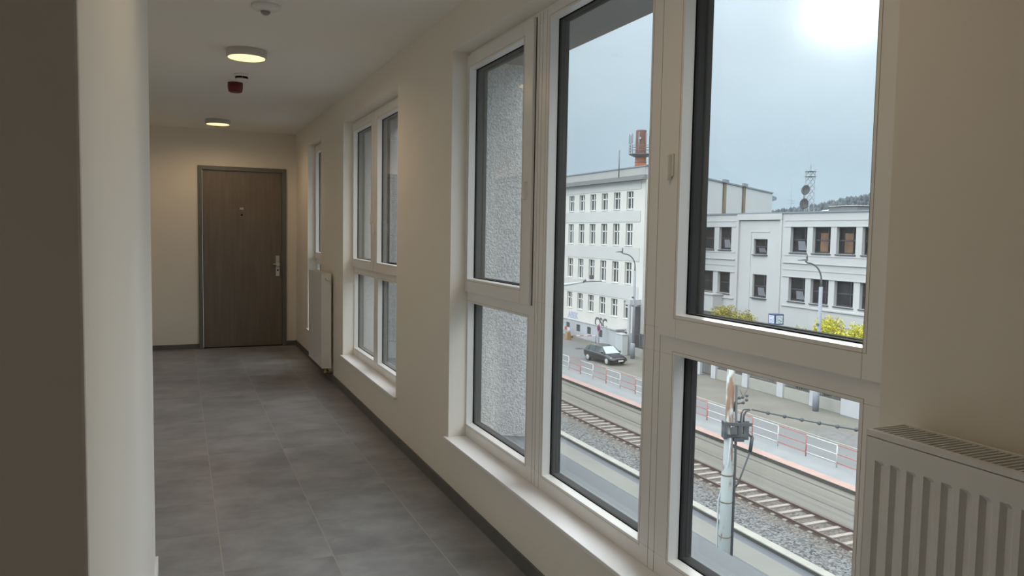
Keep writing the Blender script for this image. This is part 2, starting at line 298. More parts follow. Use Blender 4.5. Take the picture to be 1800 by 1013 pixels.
# ---------------------------------------------------------------- mesh builder
ORG = {}
class MB:
    def __init__(s): s.v = []; s.f = []; s.mi = []; s.cur = 0; s.sm = []
    def add(s, vs, fs, smooth=False):
        k = len(s.v); s.v += [Vector(q) for q in vs]; s.f += [tuple(i+k for i in q) for q in fs]; s.mi += [s.cur]*len(fs); s.sm += [smooth]*len(fs); return s
    def box(s, x0, x1, y0, y1, z0, z1):
        if x0 > x1: x0, x1 = x1, x0
        if y0 > y1: y0, y1 = y1, y0
        if z0 > z1: z0, z1 = z1, z0
        return s.add([(x, y, z) for z in (z0, z1) for y in (y0, y1) for x in (x0, x1)],
                     [(0, 2, 3, 1), (4, 5, 7, 6), (0, 1, 5, 4), (2, 6, 7, 3), (0, 4, 6, 2), (1, 3, 7, 5)])
    def hexa(s, b, t): # 4 bottom, 4 top, same winding
        return s.add(list(b)+list(t), [(3, 2, 1, 0), (4, 5, 6, 7), (0, 1, 5, 4), (1, 2, 6, 5), (2, 3, 7, 6), (3, 0, 4, 7)])
    def tube(s, pts, rad, n=10, cap=True, smooth=True):
        pts = [Vector(p) for p in pts]; rs = rad if isinstance(rad, (list, tuple)) else [rad]*len(pts)
        vs = []; up = None
        for i, p in enumerate(pts):
            t = (pts[min(i+1, len(pts)-1)]-pts[max(i-1, 0)]).normalized()
            if up is None: up = Vector((0, 0, 1)) if abs(t.z) < 0.9 else Vector((1, 0, 0))
            a = t.cross(up).normalized(); b = a.cross(t).normalized(); up = b
            vs += [p+(a*math.cos(2*math.pi*k/n)+b*math.sin(2*math.pi*k/n))*rs[i] for k in range(n)]
        fs = [(i*n+k, i*n+(k+1) % n, (i+1)*n+(k+1) % n, (i+1)*n+k) for i in range(len(pts)-1) for k in range(n)]
        s.add(vs, fs, smooth)
        if cap:
            K = len(s.v)-len(vs); s.f += [tuple(K+k for k in range(n)), tuple(K+len(vs)-n+k for k in reversed(range(n)))]; s.mi += [s.cur]*2; s.sm += [False]*2
        return s
    def lathe(s, c, prof, n=32, axis='z', smooth=True): # prof list of (r, h)
        c = Vector(c); vs = []
        for rr, h in prof:
            for k in range(n):
                a = 2*math.pi*k/n; p = (rr*math.cos(a), rr*math.sin(a), h)
                if axis == 'x': p = (h, p[0], p[1])
                if axis == 'y': p = (p[0], h, p[1])
                vs.append(c+Vector(p))
        fs = [(i*n+k, i*n+(k+1) % n, (i+1)*n+(k+1) % n, (i+1)*n+k) for i in range(len(prof)-1) for k in range(n)]
        s.add(vs, fs, smooth); K = len(s.v)-len(vs)
        s.f += [tuple(K+k for k in reversed(range(n))), tuple(K+len(vs)-n+k for k in range(n))]; s.mi += [s.cur]*2; s.sm += [False]*2
        return s
    def ball(s, c, rad, n=10):
        return s.lathe(c, [(rad*math.sin(math.pi*i/8) if 0 < i < 8 else 1e-4, -rad*math.cos(math.pi*i/8)) for i in range(9)], n)
    def grid(s, ys, zs, holes, x0, x1, axis='x'): # wall slab with rectangular holes
        Y = sorted(set(ys)|{v for h in holes for v in h[:2]}); Z = sorted(set(zs)|{v for h in holes for v in h[2:]})
        for j in range(len(Z)-1):
            run = None; zm = (Z[j]+Z[j+1])/2
            for i in range(len(Y)):
                solid = i < len(Y)-1 and not any(h[0] < (Y[i]+Y[i+1])/2 < h[1] and h[2] < zm < h[3] for h in holes)
                if solid and run is None: run = Y[i]
                if not solid and run is not None:
                    s.box(x0, x1, run, Y[i], Z[j], Z[j+1]) if axis == 'x' else s.box(run, Y[i], x0, x1, Z[j], Z[j+1]); run = None
        return s
    def build(s, name, m, parent=None, loc=None, bevel=0, xf=None):
        me = bpy.data.meshes.new(name); vs = s.v if xf is None else [xf@v for v in s.v]
        xs = [v.x for v in vs]; ys = [v.y for v in vs]; zs = [v.z for v in vs]
        if parent is not None: base = ORG[parent]
        else: base = Vector(loc) if loc else Vector(((min(xs)+max(xs))/2, (min(ys)+max(ys))/2, min(zs)))
        me.from_pydata([v-base for v in vs], [], s.f)
        for mm in (m if isinstance(m, (list, tuple)) else [m]): me.materials.append(M[mm])
        for p, i, sf in zip(me.polygons, s.mi, s.sm): p.material_index = i; p.use_smooth = sf
        b = bmesh.new(); b.from_mesh(me); bmesh.ops.recalc_face_normals(b, faces=b.faces); b.to_mesh(me); b.free()
        o = bpy.data.objects.new(name, me); C.objects.link(o); ORG[o] = base.copy()
        if parent is not None: o.parent = parent
        else: o.location = base
        if bevel:
            bv = o.modifiers.new('bevel', 'BEVEL'); bv.width = bevel; bv.segments = 2; bv.limit_method = 'ANGLE'
        return o
def empty(name, loc):
    o = bpy.data.objects.new(name, None); C.objects.link(o); o.location = loc; o.empty_display_size = 0.1; ORG[o] = Vector(loc); return o
def tag(o, label=None, cat=None, group=None, kind=None):
    if label: o['label'] = label
    if cat: o['category'] = cat
    if group: o['group'] = group
    if kind: o['kind'] = kind
    return o
def thing(name, loc, label, cat, group=None): return tag(empty(name, loc), label, cat, group)
def struct(o): o['kind'] = 'structure'; return o
def copy_tree(o, parent=None):
    c = o.copy(); C.objects.link(c); ORG[c] = ORG[o].copy()
    if parent is not None: c.parent = parent
    for ch in [x for x in list(C.objects) if x.parent is o]: copy_tree(ch, c)
    return c

# ---------------------------------------------------------------- room shell
FL, CE = -EYE, 1.115
XW, XF, XO = 1.28, 1.375, 1.77       # inner wall face, window frame face, outer facade
YE = 9.53
WIN = [(1.125, 3.81), (4.88, 6.655), (7.77, 8.62), (-3.4, -1.6)]   # inner openings along the corridor
SILL, HEAD = -1.075, 0.912
INN = [(a, b, SILL, HEAD) for a, b in WIN]
OUT = [(a-0.10, b+0.10, -1.133, 0.915) for a, b in WIN]
struct(MB().grid([-5, YE+0.3], [FL-0.3, CE+0.3], INN, XW, XF).build('wall_right', 'wall'))
mb = MB().grid([-5, YE+0.3], [-1.8, 1.6], OUT, XF, XO)
struct(mb.build('wall_outer', 'stucco'))
mb = MB().box(-4, XW, -5, YE+0.2, FL-0.2, FL); struct(mb.build('floor', 'tiles', loc=(0, 0, FL)))
struct(MB().box(-4, XW, -5, YE+0.2, CE, CE+0.2).build('ceiling', 'ceiling'))
DX0, DX1, DTOP = 0.205, 1.165, 0.705     # door frame outer rectangle
struct(MB().grid([-0.75, XW], [FL, CE], [(DX0+0.01, DX1-0.01, FL, DTOP-0.01)], YE, YE+0.2, 'y').build('wall_end', 'wall'))
LD = (7.35, 8.55, FL, 0.62)
struct(MB().grid([3.33, YE], [FL, CE], [LD], -0.75, -0.55).build('wall_left', 'wall'))
struct(MB().box(-4, -0.098, 0.985, 3.33, FL, CE).build('wall_pier', 'wall', bevel=0.004))
struct(MB().box(-4.2, -4, -5, 0.985, FL, CE).build('wall_lobby', 'wall'))
struct(MB().box(-4, XW, -5.2, -5, FL, CE).build('wall_back', 'wall'))
# skirtings
struct(MB().box(XW-0.010, XW, 0.9, YE, FL, FL+0.062).build('baseboard_right', 'basetile'))
struct(MB().box(-0.55, DX0, YE-0.010, YE, FL, FL+0.055).box(DX1, XW-0.010, YE-0.010, YE, FL, FL+0.055).build('baseboard_end', 'basetile'))
struct(MB().box(-0.55, -0.54, 3.345, LD[0], FL, FL+0.055).box(-0.55, -0.54, LD[1], YE-0.01, FL, FL+0.055).build('baseboard_left', 'basetile'))
struct(MB().box(-0.098, -0.088, 0.985, 3.33, FL, FL+0.062).box(-0.55, -0.088, 3.33, 3.34, FL, FL+0.062).build('baseboard_pier', 'sill'))

# outer ledges and soffits of the window niches belong to the windows
def ring(mb, xa, ya0, ya1, za0, za1, xb, yb0, yb1, zb0, zb1):
    A = [(xa, ya0, za0), (xa, ya1, za0), (xa, ya1, za1), (xa, ya0, za1)]; B = [(xb, yb0, zb0), (xb, yb1, zb0), (xb, yb1, zb1), (xb, yb0, zb1)]
    O = [(xb, ya0, za0), (xb, ya1, za0), (xb, ya1, za1), (xb, ya0, za1)]
    k = A+B+O; mb.add(k, [(i, (i+1) % 4, 4+(i+1) % 4, 4+i) for i in range(4)]+[(4+i, 4+(i+1) % 4, 8+(i+1) % 4, 8+i) for i in range(4)])
def bars(mb, x0, x1, o, i): # rectangular frame o=(y0,y1,z0,z1) around i
    mb.box(x0, x1, o[0], i[0], o[2], o[3]); mb.box(x0, x1, i[1], o[1], o[2], o[3])
    mb.box(x0, x1, i[0], i[1], o[2], i[2]); mb.box(x0, x1, i[0], i[1], i[3], o[3])
def light(root, X, g, parent=None):
    """one glazed light: g = bead outer rectangle (y0,y1,z0,z1); X = face of the member"""
    p = parent or root; bw = 0.003
    q = (g[0]+bw, g[1]-bw, g[2]+bw, g[3]-bw)
    mb = MB(); ring(mb, X, *g, X+0.034, *q); mb.build('glazing_bead', 'pvc', p)
    xs = X+0.034
    gr = MB(); o_ = (g[0]-0.011, g[1]+0.011, g[2]-0.011, g[3]+0.011); bars(gr, X-0.0005, X+0.001, o_, (o_[0]+0.0012, o_[1]-0.0012, o_[2]+0.0012, o_[3]-0.0012)); gr.build('bead_groove', 'pvcline', p)
    sp = MB(); gk = (q[0]+0.001, q[1]-0.001, q[2]+0.001, q[3]-0.001); t = 0.010
    bars(sp, xs+0.002, xs+0.026, (g[0], g[1], g[2], g[3]), (q[0]+0.003, q[1]-0.003, q[2]+0.003, q[3]-0.003)); sp.build('spacer_bar', 'black', p)
    gl = MB(); gl.box(xs+0.003, xs+0.007, *gk); gl.box(xs+0.021, xs+0.025, *gk); gl.build('glass_pane', 'glass', p)
def handle(root, y, z, X, parent):
    h = MB(); h.box(X-0.006, X, y-0.013, y+0.013, z-0.034, z+0.034); h.box(X-0.020, X-0.005, y-0.008, y+0.008, z-0.046, z+0.030)
    h.build('window_handle', 'pvc', parent, bevel=0.004)
def window(idx, y0, y1, cols):
    """cols: list of (a, b, type, lower glazing, upper glazing) ; outer frame y0..y1"""
    a0, b0 = y0-0.10, y1+0.10
    root = struct(empty('window_%d' % idx, (XF, (y0+y1)/2, -1.133)))

    fr = MB(); holes = []; outer = MB(); oh = []
    for c in cols:
        holes += [c['low']] if 'low' in c else []
        if 'sash' in c: s = c['sash']; holes.append((s[0]+0.02, s[1]-0.02, s[2]+0.02, s[3]-0.02))
        if 'up' in c and 'sash' not in c: holes.append(c['up'])
        for k in ('low', 'up'):
            if k in c: g = c[k]; oh.append((g[0]+0.010, g[1]-0.010, g[2]+0.006, g[3]-0.010))
    FB, FT = -1.133+0.05, 0.915
    fr.grid([a0, b0], [FB, FT], holes, XF, XF+0.034); fr.build('frame', 'pvc', root, bevel=0.002)
    outer.grid([a0, b0], [FB, FT], oh, XF+0.060, XF+0.078); outer.build('outer_frame', 'anth', root)
    mid = MB(); oh2 = [(h[0]-0.008, h[1]+0.008, h[2]-0.008, h[3]+0.008) for h in oh]; mid.grid([a0, b0], [FB, FT], oh2, XF+0.034, XF+0.060); mid.build('frame_core', 'anth', root)
    seams = MB()
    for c in cols:
        for k in c.get('seams', []): seams.box(XF-0.0006, XF+0.001, k-0.0008, k+0.0008, SILL+0.01, HEAD-0.01)
    if seams.v: seams.build('frame_seam', 'pvcline', root)
    for c in cols:
        if 'low' in c: light(root, XF, c['low'])
        if 'sash' in c:
            s = c['sash']; sm = MB(); XS = XF-0.015
            bars(sm, XS, XF+0.019, s, c['up']); sash = sm.build('sash', 'pvc', root, bevel=0.003)
            light(root, XS+0.0, c['up'], sash)
            if 'handle' in c: handle(root, c['handle'][0], c['handle'][1], XS, sash)
            if 'gap' in c: MB().box(XF-0.0015, XF+0.0005, c['gap']-0.006, c['gap'], s[2], s[3]).build('sash_gap', 'dark', sash)
        elif 'up' in c: light(root, XF, c['up'])
    w = MB(); w.box(XW-0.020, XF, y0, y1, SILL, SILL+0.014); w.box(XW-0.020, XW, y0-0.03, y0, SILL, SILL+0.014); w.box(XW-0.020, XW, y1, y1+0.03, SILL, SILL+0.014)
    w.build('window_sill', 'sill', root, bevel=0.002)
    lg = MB(); lg.hexa([(XF+0.078, a0, -1.133), (XO+0.03, a0, -1.133), (XO+0.03, b0, -1.133), (XF+0.078, b0, -1.133)],
                       [(XF+0.078, a0, -1.083), (XO+0.03, a0, -1.131), (XO+0.03, b0, -1.131), (XF+0.078, b0, -1.083)])
    lg.box(XO+0.001, XO+0.03, a0, b0, -1.165, -1.131); lg.build('outer_ledge', 'ledge', root)
    sf = MB(); sf.box(XF+0.078, XO, a0, b0, 0.900, 0.9149); sf.build('niche_soffit', 'soffit', root)
    return root
LB = -0.997; LT = -0.358; SB, ST = -0.303, 0.895; GB, GT = -0.234, 0.826
window(1, 1.125, 3.81, [
    dict(low=(3.05, 3.802, LB, LT), sash=(3.007, 3.845, SB, ST), up=(3.104, 3.776, GB, GT), handle=(3.052, 0.19), gap=3.007, seams=(2.975, 2.945, 2.905)),
    dict(up=(2.136, 2.872, LB, 0.862), seams=(2.074, 2.04)),
    dict(low=(1.262, 1.962, LB, LT), sash=(1.15, 2.03, SB, ST), up=(1.248, 1.941, GB, GT), handle=(1.985, 0.213))])
window(2, 4.88, 6.655, [
    dict(low=(5.915, 6.647, LB, LT), sash=(5.882, 6.70, SB, ST), up=(5.969, 6.676-0.05, GB, GT), handle=(5.915, 0.10), gap=5.882),
    dict(low=(5.04, 5.789, LB, LT), sash=(4.99, 5.868, SB, ST), up=(5.07, 5.765, GB, GT), handle=(5.835, 0.03))])
window(3, 7.77, 8.62, [
    dict(low=(7.86, 8.60, LB, LT), sash=(7.80, 8.66, SB, ST), up=(7.89, 8.585, GB, GT), handle=(7.83, 0.03))])
window(4, -3.4, -1.6, [  # window added out of view to let light into the lobby
    dict(low=(-3.3, -2.55, LB, LT), sash=(-3.37, -2.50, SB, ST), up=(-3.28, -2.60, GB, GT)),
    dict(low=(-2.45, -1.7, LB, LT), sash=(-2.50, -1.63, SB, ST), up=(-2.42, -1.72, GB, GT))])

# end door
dr = struct(empty('door_1', ((DX0+DX1)/2, YE, FL)))
fm = MB(); bars(fm, 0, 1, (0, 1, 0, 1), (0.4, 0.6, 0.4, 0.6)) if False else None
fr = MB(); fw = 0.045
fr.box(DX0, DX0+fw, YE-0.022, YE+0.10, FL, DTOP); fr.box(DX1-fw, DX1, YE-0.022, YE+0.10, FL, DTOP); fr.box(DX0+fw, DX1-fw, YE-0.022, YE+0.10, DTOP-fw, DTOP)
fr.build('door_frame', 'frame_steel', dr, bevel=0.003)
lf = MB(); lf.box(DX0+fw+0.003, DX1-fw-0.003, YE+0.004, YE+0.05, FL+0.012, DTOP-fw-0.003); leaf = lf.build('door_leaf', 'door', dr, bevel=0.002)
tg = MB(); tg.box(DX0+fw, DX1-fw, YE+0.0, YE+0.06, FL, FL+0.011); tg.build('threshold', 'dark', dr)
from_px = lambda x: x
hp = MB(); hx = 1.068; hp.box(hx-0.022, hx+0.022, YE-0.008, YE+0.004, -0.545, -0.305); plate = hp.build('handle_plate', 'chrome', leaf, bevel=0.004)
kn = MB(); kn.lathe((hx-0.004, YE-0.008, -0.405), [(0.012, 0), (0.012, -0.03), (0.027, -0.036), (0.027, -0.055), (0.018, -0.060)], 20, 'y'); kn.tube([(hx-0.004, YE-0.046, -0.405), (hx-0.055, YE-0.046, -0.405)], 0.011); kn.build('door_knob', 'chrome', plate)
kh = MB(); kh.lathe((hx, YE-0.009, -0.475), [(0.010, 0), (0.010, -0.003)], 14, 'y'); kh.build('keyhole', 'black', plate)
np_ = MB(); np_.box(0.652, 0.692, YE+0.0015, YE+0.004, 0.222, 0.246); np_.build('number_tag', 'chrome', leaf)
pe = MB(); pe.lathe((0.672, YE+0.004, 0.16), [(0.011, 0), (0.011, -0.006)], 16, 'y'); pe.build('peephole', 'black', leaf)
# lift style door on the left wall (seen mirrored in the window panes)
d2 = struct(empty('door_2', (-0.55, (LD[0]+LD[1])/2, FL)))
b2 = MB(); b2.box(-0.60, -0.535, LD[0], LD[0]+0.05, FL, LD[3]); b2.box(-0.60, -0.535, LD[1]-0.05, LD[1], FL, LD[3]); b2.box(-0.60, -0.535, LD[0]+0.05, LD[1]-0.05, LD[3]-0.05, LD[3]); b2.build('door_frame', 'frame_steel', d2)
MB().box(-0.60, -0.56, LD[0]+0.05, LD[1]-0.05, FL, LD[3]-0.05).build('door_leaf', 'steelgrey', d2)

# ---------------------------------------------------------------- ceiling fittings
def ceiling_lamp(x, y, label, watt=12):
    t = thing('ceiling_lamp', (x, y, CE), label, 'lamp', 'round ceiling lamps along the corridor')
    MB().lathe((x, y, CE), [(0.119, 0), (0.122, -0.004), (0.122, -0.040), (0.119, -0.046), (0.111, -0.046), (0.111, -0.042)], 48).build('housing', 'lampmetal', t)
    MB().lathe((x, y, CE), [(0.111, -0.036), (0.111, -0.0475), (0.05, -0.0485), (0.001, -0.049)], 48).build('diffuser', 'diffuser', t)
    ld = bpy.data.lights.new('lamp_light', 'SPOT'); lo = bpy.data.objects.new('lamp_light', ld); C.objects.link(lo); lo.parent = t; lo.location = (0, 0, -0.055)
    ld.energy = watt; ld.color = (1, 0.72, 0.42); ld.spot_size = math.radians(172); ld.spot_blend = 0.6; ld.shadow_soft_size = 0.0
    return t
ceiling_lamp(0.405, 5.25, 'larger looking round ceiling lamp nearer the viewer, glowing warm yellow')
ceiling_lamp(0.385, 8.68, 'round lit ceiling lamp farthest down the corridor, above the brown door')
ceiling_lamp(-1.6, -1.2, 'added unseen ceiling lamp in the lobby behind the viewer, warming the pier')  # added lamp, out of view, to light the near face of the pier
ceiling_lamp(0.41, 1.62, 'round warm ceiling lamp directly over the viewer beside the white pier', 7)
x, y = 0.432, 6.06
t = thing('smoke_detector', (x, y, CE), 'small white smoke detector with black slots, between the near lamp and red siren', 'smoke detector')
MB().lathe((x, y, CE), [(0.052, 0), (0.054, -0.012), (0.050, -0.018)], 28).build('base', 'plastic', t)
mb = MB()
for k in range(9):
    a = 2*math.pi*k/9; b = a+2*math.pi/9*0.78
    q = [(x+0.044*math.cos(v), y+0.044*math.sin(v)) for v in (a, b)]; w = [(x+0.030*math.cos(v), y+0.030*math.sin(v)) for v in (b, a)]
    mb.hexa([(px_, py_, CE-0.030) for px_, py_ in q+w], [(px_, py_, CE-0.0175) for px_, py_ in q+w])
mb.build('sensor_slots', 'black', t)
MB().lathe((x, y, CE), [(0.040, -0.030), (0.040, -0.040), (0.028, -0.046)], 28).build('cap', 'plastic', t)
x, y = 0.408, 6.36
t = thing('fire_siren', (x, y, CE), 'dark red round fire alarm siren on the ceiling behind the smoke detector', 'siren')
MB().lathe((x, y, CE), [(0.056, 0), (0.056, -0.012)], 28).build('mounting_base', 'plastic', t)
MB().lathe((x, y, CE), [(0.055, -0.012), (0.055, -0.050), (0.050, -0.078), (0.040, -0.084)], 28).build('siren_body', 'red', t)
x, y = 0.412, 4.16
t = thing('motion_sensor', (x, y, CE), 'white dome motion sensor on the ceiling at the top edge of the view', 'sensor')
MB().lathe((x, y, CE), [(0.068, 0), (0.068, -0.012), (0.060, -0.020), (0.036, -0.030)], 32).build('housing', 'plastic', t)
MB().lathe((x, y, CE), [(0.024, -0.029), (0.021, -0.040), (0.012, -0.047), (0.003, -0.049)], 24).build('lens', 'lens', t)
x, y = 0.40, 9.15
t = thing('ceiling_detector', (x, y, CE), 'tiny dark detector on the ceiling just past the farthest lamp', 'detector')
MB().lathe((x, y, CE), [(0.035, 0), (0.035, -0.010), (0.022, -0.018)], 20).build('body', 'lampmetal', t)

# ---------------------------------------------------------------- radiators
def radiator(name, x0, x1, y0, y1, z0, z1, label, ribs):
    t = thing(name, ((x0+x1)/2, (y0+y1)/2, z0), label, 'radiator')
    # front panel with pressed channels
    mb = MB(); prof = []; n = int(round((y1-y0-0.05)/0.0333)) if ribs else 0
    if ribs:
        p = (y1-y0-0.04)/n; ys = [(y0+0.006, 0)]
        for k in range(n):
            c = y0+0.02+p*(k+0.5); ys += [(c-0.0115, 0), (c-0.0045, 1), (c+0.0045, 1), (c+0.0115, 0)]
        ys.append((y1-0.006, 0)); zt, zb = z1-0.052, z0+0.05
        rows = [(z0+0.01, 0), (zb, 0), (zb+0.008, 1), (zt-0.008, 1), (zt, 0), (z1-0.012, 0)]
        vs = [(x0+0.008*a*b, yy, zz) for zz, b in rows for yy, a in ys]; m = len(ys)
        mb.add(vs, [(i*m+k, i*m+k+1, (i+1)*m+k+1, (i+1)*m+k) for i in range(len(rows)-1) for k in range(m-1)], False)
        mb.box(x0+0.011, x0+0.018, y0+0.006, y1-0.006, z0+0.01, z1-0.012)
    else: mb.box(x0, x0+0.016, y0+0.004, y1-0.004, z0+0.01, z1-0.012)
    mb.build('front_panel', 'rad', t, bevel=0.0 if ribs else 0.004)
    MB().box(x1-0.018, x1-0.004, y0+0.004, y1-0.004, z0+0.01, z1-0.012).build('back_panel', 'rad', t)
    MB().box(x0+0.035, x1-0.035, y0+0.03, y1-0.03, z0+0.03, z1-0.02).build('convector_fins', 'raddark', t)
    for yy, nm in ((y0, 0), (y1-0.004, 1)):
        MB().box(x0+0.002, x1-0.002, yy, yy+0.004, z0+0.005, z1).build('side_cover', 'rad', t, bevel=0.001)
    g = MB(); g.box(x0+0.001, x0+0.012, y0+0.005, y1-0.005, z1-0.011, z1); g.box(x1-0.010, x1-0.002, y0+0.005, y1-0.005, z1-0.011, z1)
    nb = int((y1-y0-0.02)/0.0115)
    for k in range(nb+1):
        yy = y0+0.01+(y1-y0-0.02)*k/nb; g.box(x0+0.012, x1-0.010, yy-0.0015, yy+0.0015, z1-0.008, z1-0.001)
    g.build('top_grille', 'rad', t)
    for yy in (y0+0.15, y1-0.15):
        MB().box(x1-0.004, XW-0.001, yy-0.015, yy+0.015, z0+0.1, z0+0.16).build('wall_bracket', 'rad', t)
        MB().box(x1-0.004, XW-0.001, yy-0.015, yy+0.015, z1-0.16, z1-0.1).build('wall_bracket', 'rad', t)
    return t
radiator('panel_radiator', 1.155, 1.262, 0.10, 1.045, -1.22, -0.345, 'large white ribbed panel radiator with slotted top, cropped at the right edge', True)
t = radiator('panel_radiator', 1.172, 1.262, 7.09, 7.845, -1.25, -0.385, 'smaller smooth white panel radiator on the corridor wall near the brown door', False)
th = MB(); th.lathe((1.222, 7.09, -0.425), [(0.013, 0), (0.013, -0.012), (0.021, -0.016), (0.023, -0.05), (0.018, -0.072)], 22, 'y'); th.build('thermostat_head', 'plastic', t)
vb = MB(); vb.lathe((1.215, 7.12, -1.25), [(0.013, 0), (0.013, -0.020), (0.018, -0.024), (0.018, -0.045)], 14); vb.tube([(1.215, 7.12, -1.285), (1.278, 7.12, -1.285)], 0.009)
vb.tube([(1.235, 7.16, -1.25), (1.235, 7.16, -1.30), (1.278, 7.16, -1.30)], 0.009); vb.build('valve', 'brass', t)

# ================================================================ OUTSIDE
G = -11.0
def ground(name, x0, x1, y0, y1, z, m, t=0.3): return struct(MB().box(x0, x1, y0, y1, z-t, z).build(name, m))
ground('street_ground', 1.8, 90, -20, 200, G-0.012, 'pavement')
ground('near_carriageway', 1.8, 19.05, -15, 140, G+0.003, 'asphalt_near', 0.01)
ground('beige_road_strip', 17.6, 18.65, -15, 140, G+0.008, 'beige_strip', 0.004)
ground('far_carriageway', 28.8, 32.6, -15, 200, G+0.003, 'asphalt_far', 0.01)
struct(MB().hexa([(32.6, 57.0, G), (34.5, 61.0, G), (37.2, 64.5, G), (37.2, 120, G)], [(32.6, 57.0, G+0.003), (34.5, 61.0, G+0.003), (37.2, 64.5, G+0.003), (37.2, 120, G+0.003)]).hexa([(32.6, 57, G), (37.2, 120, G), (36, 121, G), (32.6, 121, G)], [(32.6, 57, G+0.003), (37.2, 120, G+0.003), (36, 121, G+0.003), (32.6, 121, G+0.003)]).build('side_street_mouth', 'asphalt_far'))
ground('paving_patch', 32.9, 35.0, 22, 34, G+0.004, 'cobble', 0.01)
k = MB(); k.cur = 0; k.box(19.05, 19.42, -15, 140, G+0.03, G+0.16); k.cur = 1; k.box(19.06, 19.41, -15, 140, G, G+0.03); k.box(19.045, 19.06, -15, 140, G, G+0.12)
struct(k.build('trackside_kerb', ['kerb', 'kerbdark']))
ground('track_bed', 19.42, 23.25, -15, 140, G+0.10, 'ballast', 0.1)
ground('track_slab', 23.25, 26.4, -15, 140, G+0.13, 'deck', 0.13)
pk = MB(); pk.box(26.4, 28.75, -15, 140, G, G+0.29); struct(pk.build('tram_platform', 'platform'))
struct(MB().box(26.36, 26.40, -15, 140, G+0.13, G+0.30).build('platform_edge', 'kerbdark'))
struct(MB().box(26.40, 27.0, -15, 140, G+0.29, G+0.298).build('tactile_strip', 'pink'))
struct(MB().box(32.6, 32.72, -15, 57, G, G+0.05).build('far_kerb', 'kerb'))
# railway track
tr = thing('tram_track', (22.25, 40, G+0.10), 'nearest tram track with rusty rails and pale sleepers in grey ballast', 'tram track', )
for xx in (21.56, 22.93):
    rr = MB(); rr.box(xx-0.07, xx+0.07, -15, 140, G+0.10, G+0.13); rr.box(xx-0.012, xx+0.012, -15, 140, G+0.13, G+0.21); rr.box(xx-0.036, xx+0.036, -15, 140, G+0.21, G+0.25); rr.build('rail', 'rail', tr)
sl = MB().box(21.42, 23.08, 15.0, 15.19, G+0.095, G+0.15).build('sleeper', 'sleeper', tr)
for i in range(1, 78):
    c = sl.copy(); C.objects.link(c); c.location = (0, 0.66*i, 0)
t2 = thing('tram_track', (25.1, 40, G+0.13), 'farther tram track, its thin rails sunk flush in the concrete slab', 'tram track')
for xx in (24.40, 25.82):
    rr = MB(); rr.box(xx-0.05, xx+0.05, -15, 140, G+0.131, G+0.139); rr.build('rail', 'railtop', t2)

# red and white platform railing
FX = 28.4; fb = G+0.29; sp_ = 1.968
fn = thing('platform_railing', (FX, 40, fb), 'red and white tubular railing along the tram platform', 'railing')
for kx in range(-13, 32):
    ya = 27.24+sp_*kx; red = kx % 2 != 0; m = 'fred' if red else 'fwhite'
    MB().tube([(FX, ya, fb), (FX, ya, fb+1.08)], 0.028, 8).build('post', 'fwhite' if not red else 'fred', fn)
    rl = MB()
    for hz in (1.06, 0.62, 0.22): rl.tube([(FX, ya, fb+hz), (FX, ya+sp_, fb+hz)], 0.021, 8)
    rl.build('rail_panel', m, fn)

# ---------------------------------------------------------------- grey office building
CA, SA = 0.836, 0.549
def block(mb, x, z0, z1, off=0.0): # street block whose side wing turns away from the street
    q = [(x, 61.75+(x-39.5)*SA/CA+0.15-off), (52.0, 61.75+12.5*SA/CA+0.15-off), (52.0, 104), (x, 104)]
    mb.hexa([(a, b, z0) for a, b in q], [(a, b, z1) for a, b in q])
gb = thing('office_building', (39.5, 70, G), 'long grey four storey office building with rows of tall white framed windows', 'building')
ROWS = [(2.52, 4.22), (-0.95, 1.17), (-4.62, -2.53), (-7.97, -6.22)]
GY = [64.4+2.40*i for i in range(-0, 16)]
holes = [(y-0.60, y+0.60, a, b) for a, b in ROWS for y in GY]
bas = [(y-0.42, y+0.42, -10.35, -9.6) for y in GY[1:]]
y0g, y1g = 61.75, 104
gw = MB(); gw.cur = 0; gw.grid([y0g, y1g], [G+1.75, 5.2], holes, 39.5, 39.8); gw.cur = 1; block(gw, 39.8, G, 5.2)
gw.build('facade', ['grey_render', 'grey_band'], gb)
bd = MB()
for a, b in ((-0.95-1.36+1.2, -0.95), (1.32, 2.38), (-2.38, -1.10), (-6.08, -4.76)): pass
for a, b in ((1.32, 2.36), (-2.38, -1.12), (-6.08, -4.80), (4.36, 5.15)): bd.box(39.46, 39.5, y0g+0.7, y1g, a, b)
bd.build('smooth_band', 'grey_band', gb)
co = MB(); co.box(38.95, 39.5, y0g-0.3, y1g, 5.18, 5.36); co.box(39.15, 39.5, y0g-0.3, y1g, 5.36, 5.62); co.build('cornice', 'cornice', gb)
at = MB(); block(at, 39.5, 5.2, 6.40, 0.1); at.build('attic_wall', 'attic', gb)
q = MB(); block(q, 39.42, 6.40, 6.50, 0.2); q.build('roof_edge', 'roofline', gb)
pl = MB(); pl.grid([y0g, y1g], [G, -9.22], bas, 39.38, 39.5); pl.box(39.32, 39.5, y0g, y1g, -9.26, -9.20); pl.build('plinth', 'plinth', gb)
for h in bas: MB().box(39.47, 39.5, *h).build('basement_window', 'pane', gb)
gmid = MB(); gmid.box(39.5, 39.8, y0g, y1g, G, -9.25); gmid.build('foundation', 'grey_band', gb)
def gwin(h0, h1, ht, first=None):
    pass
protos = {}
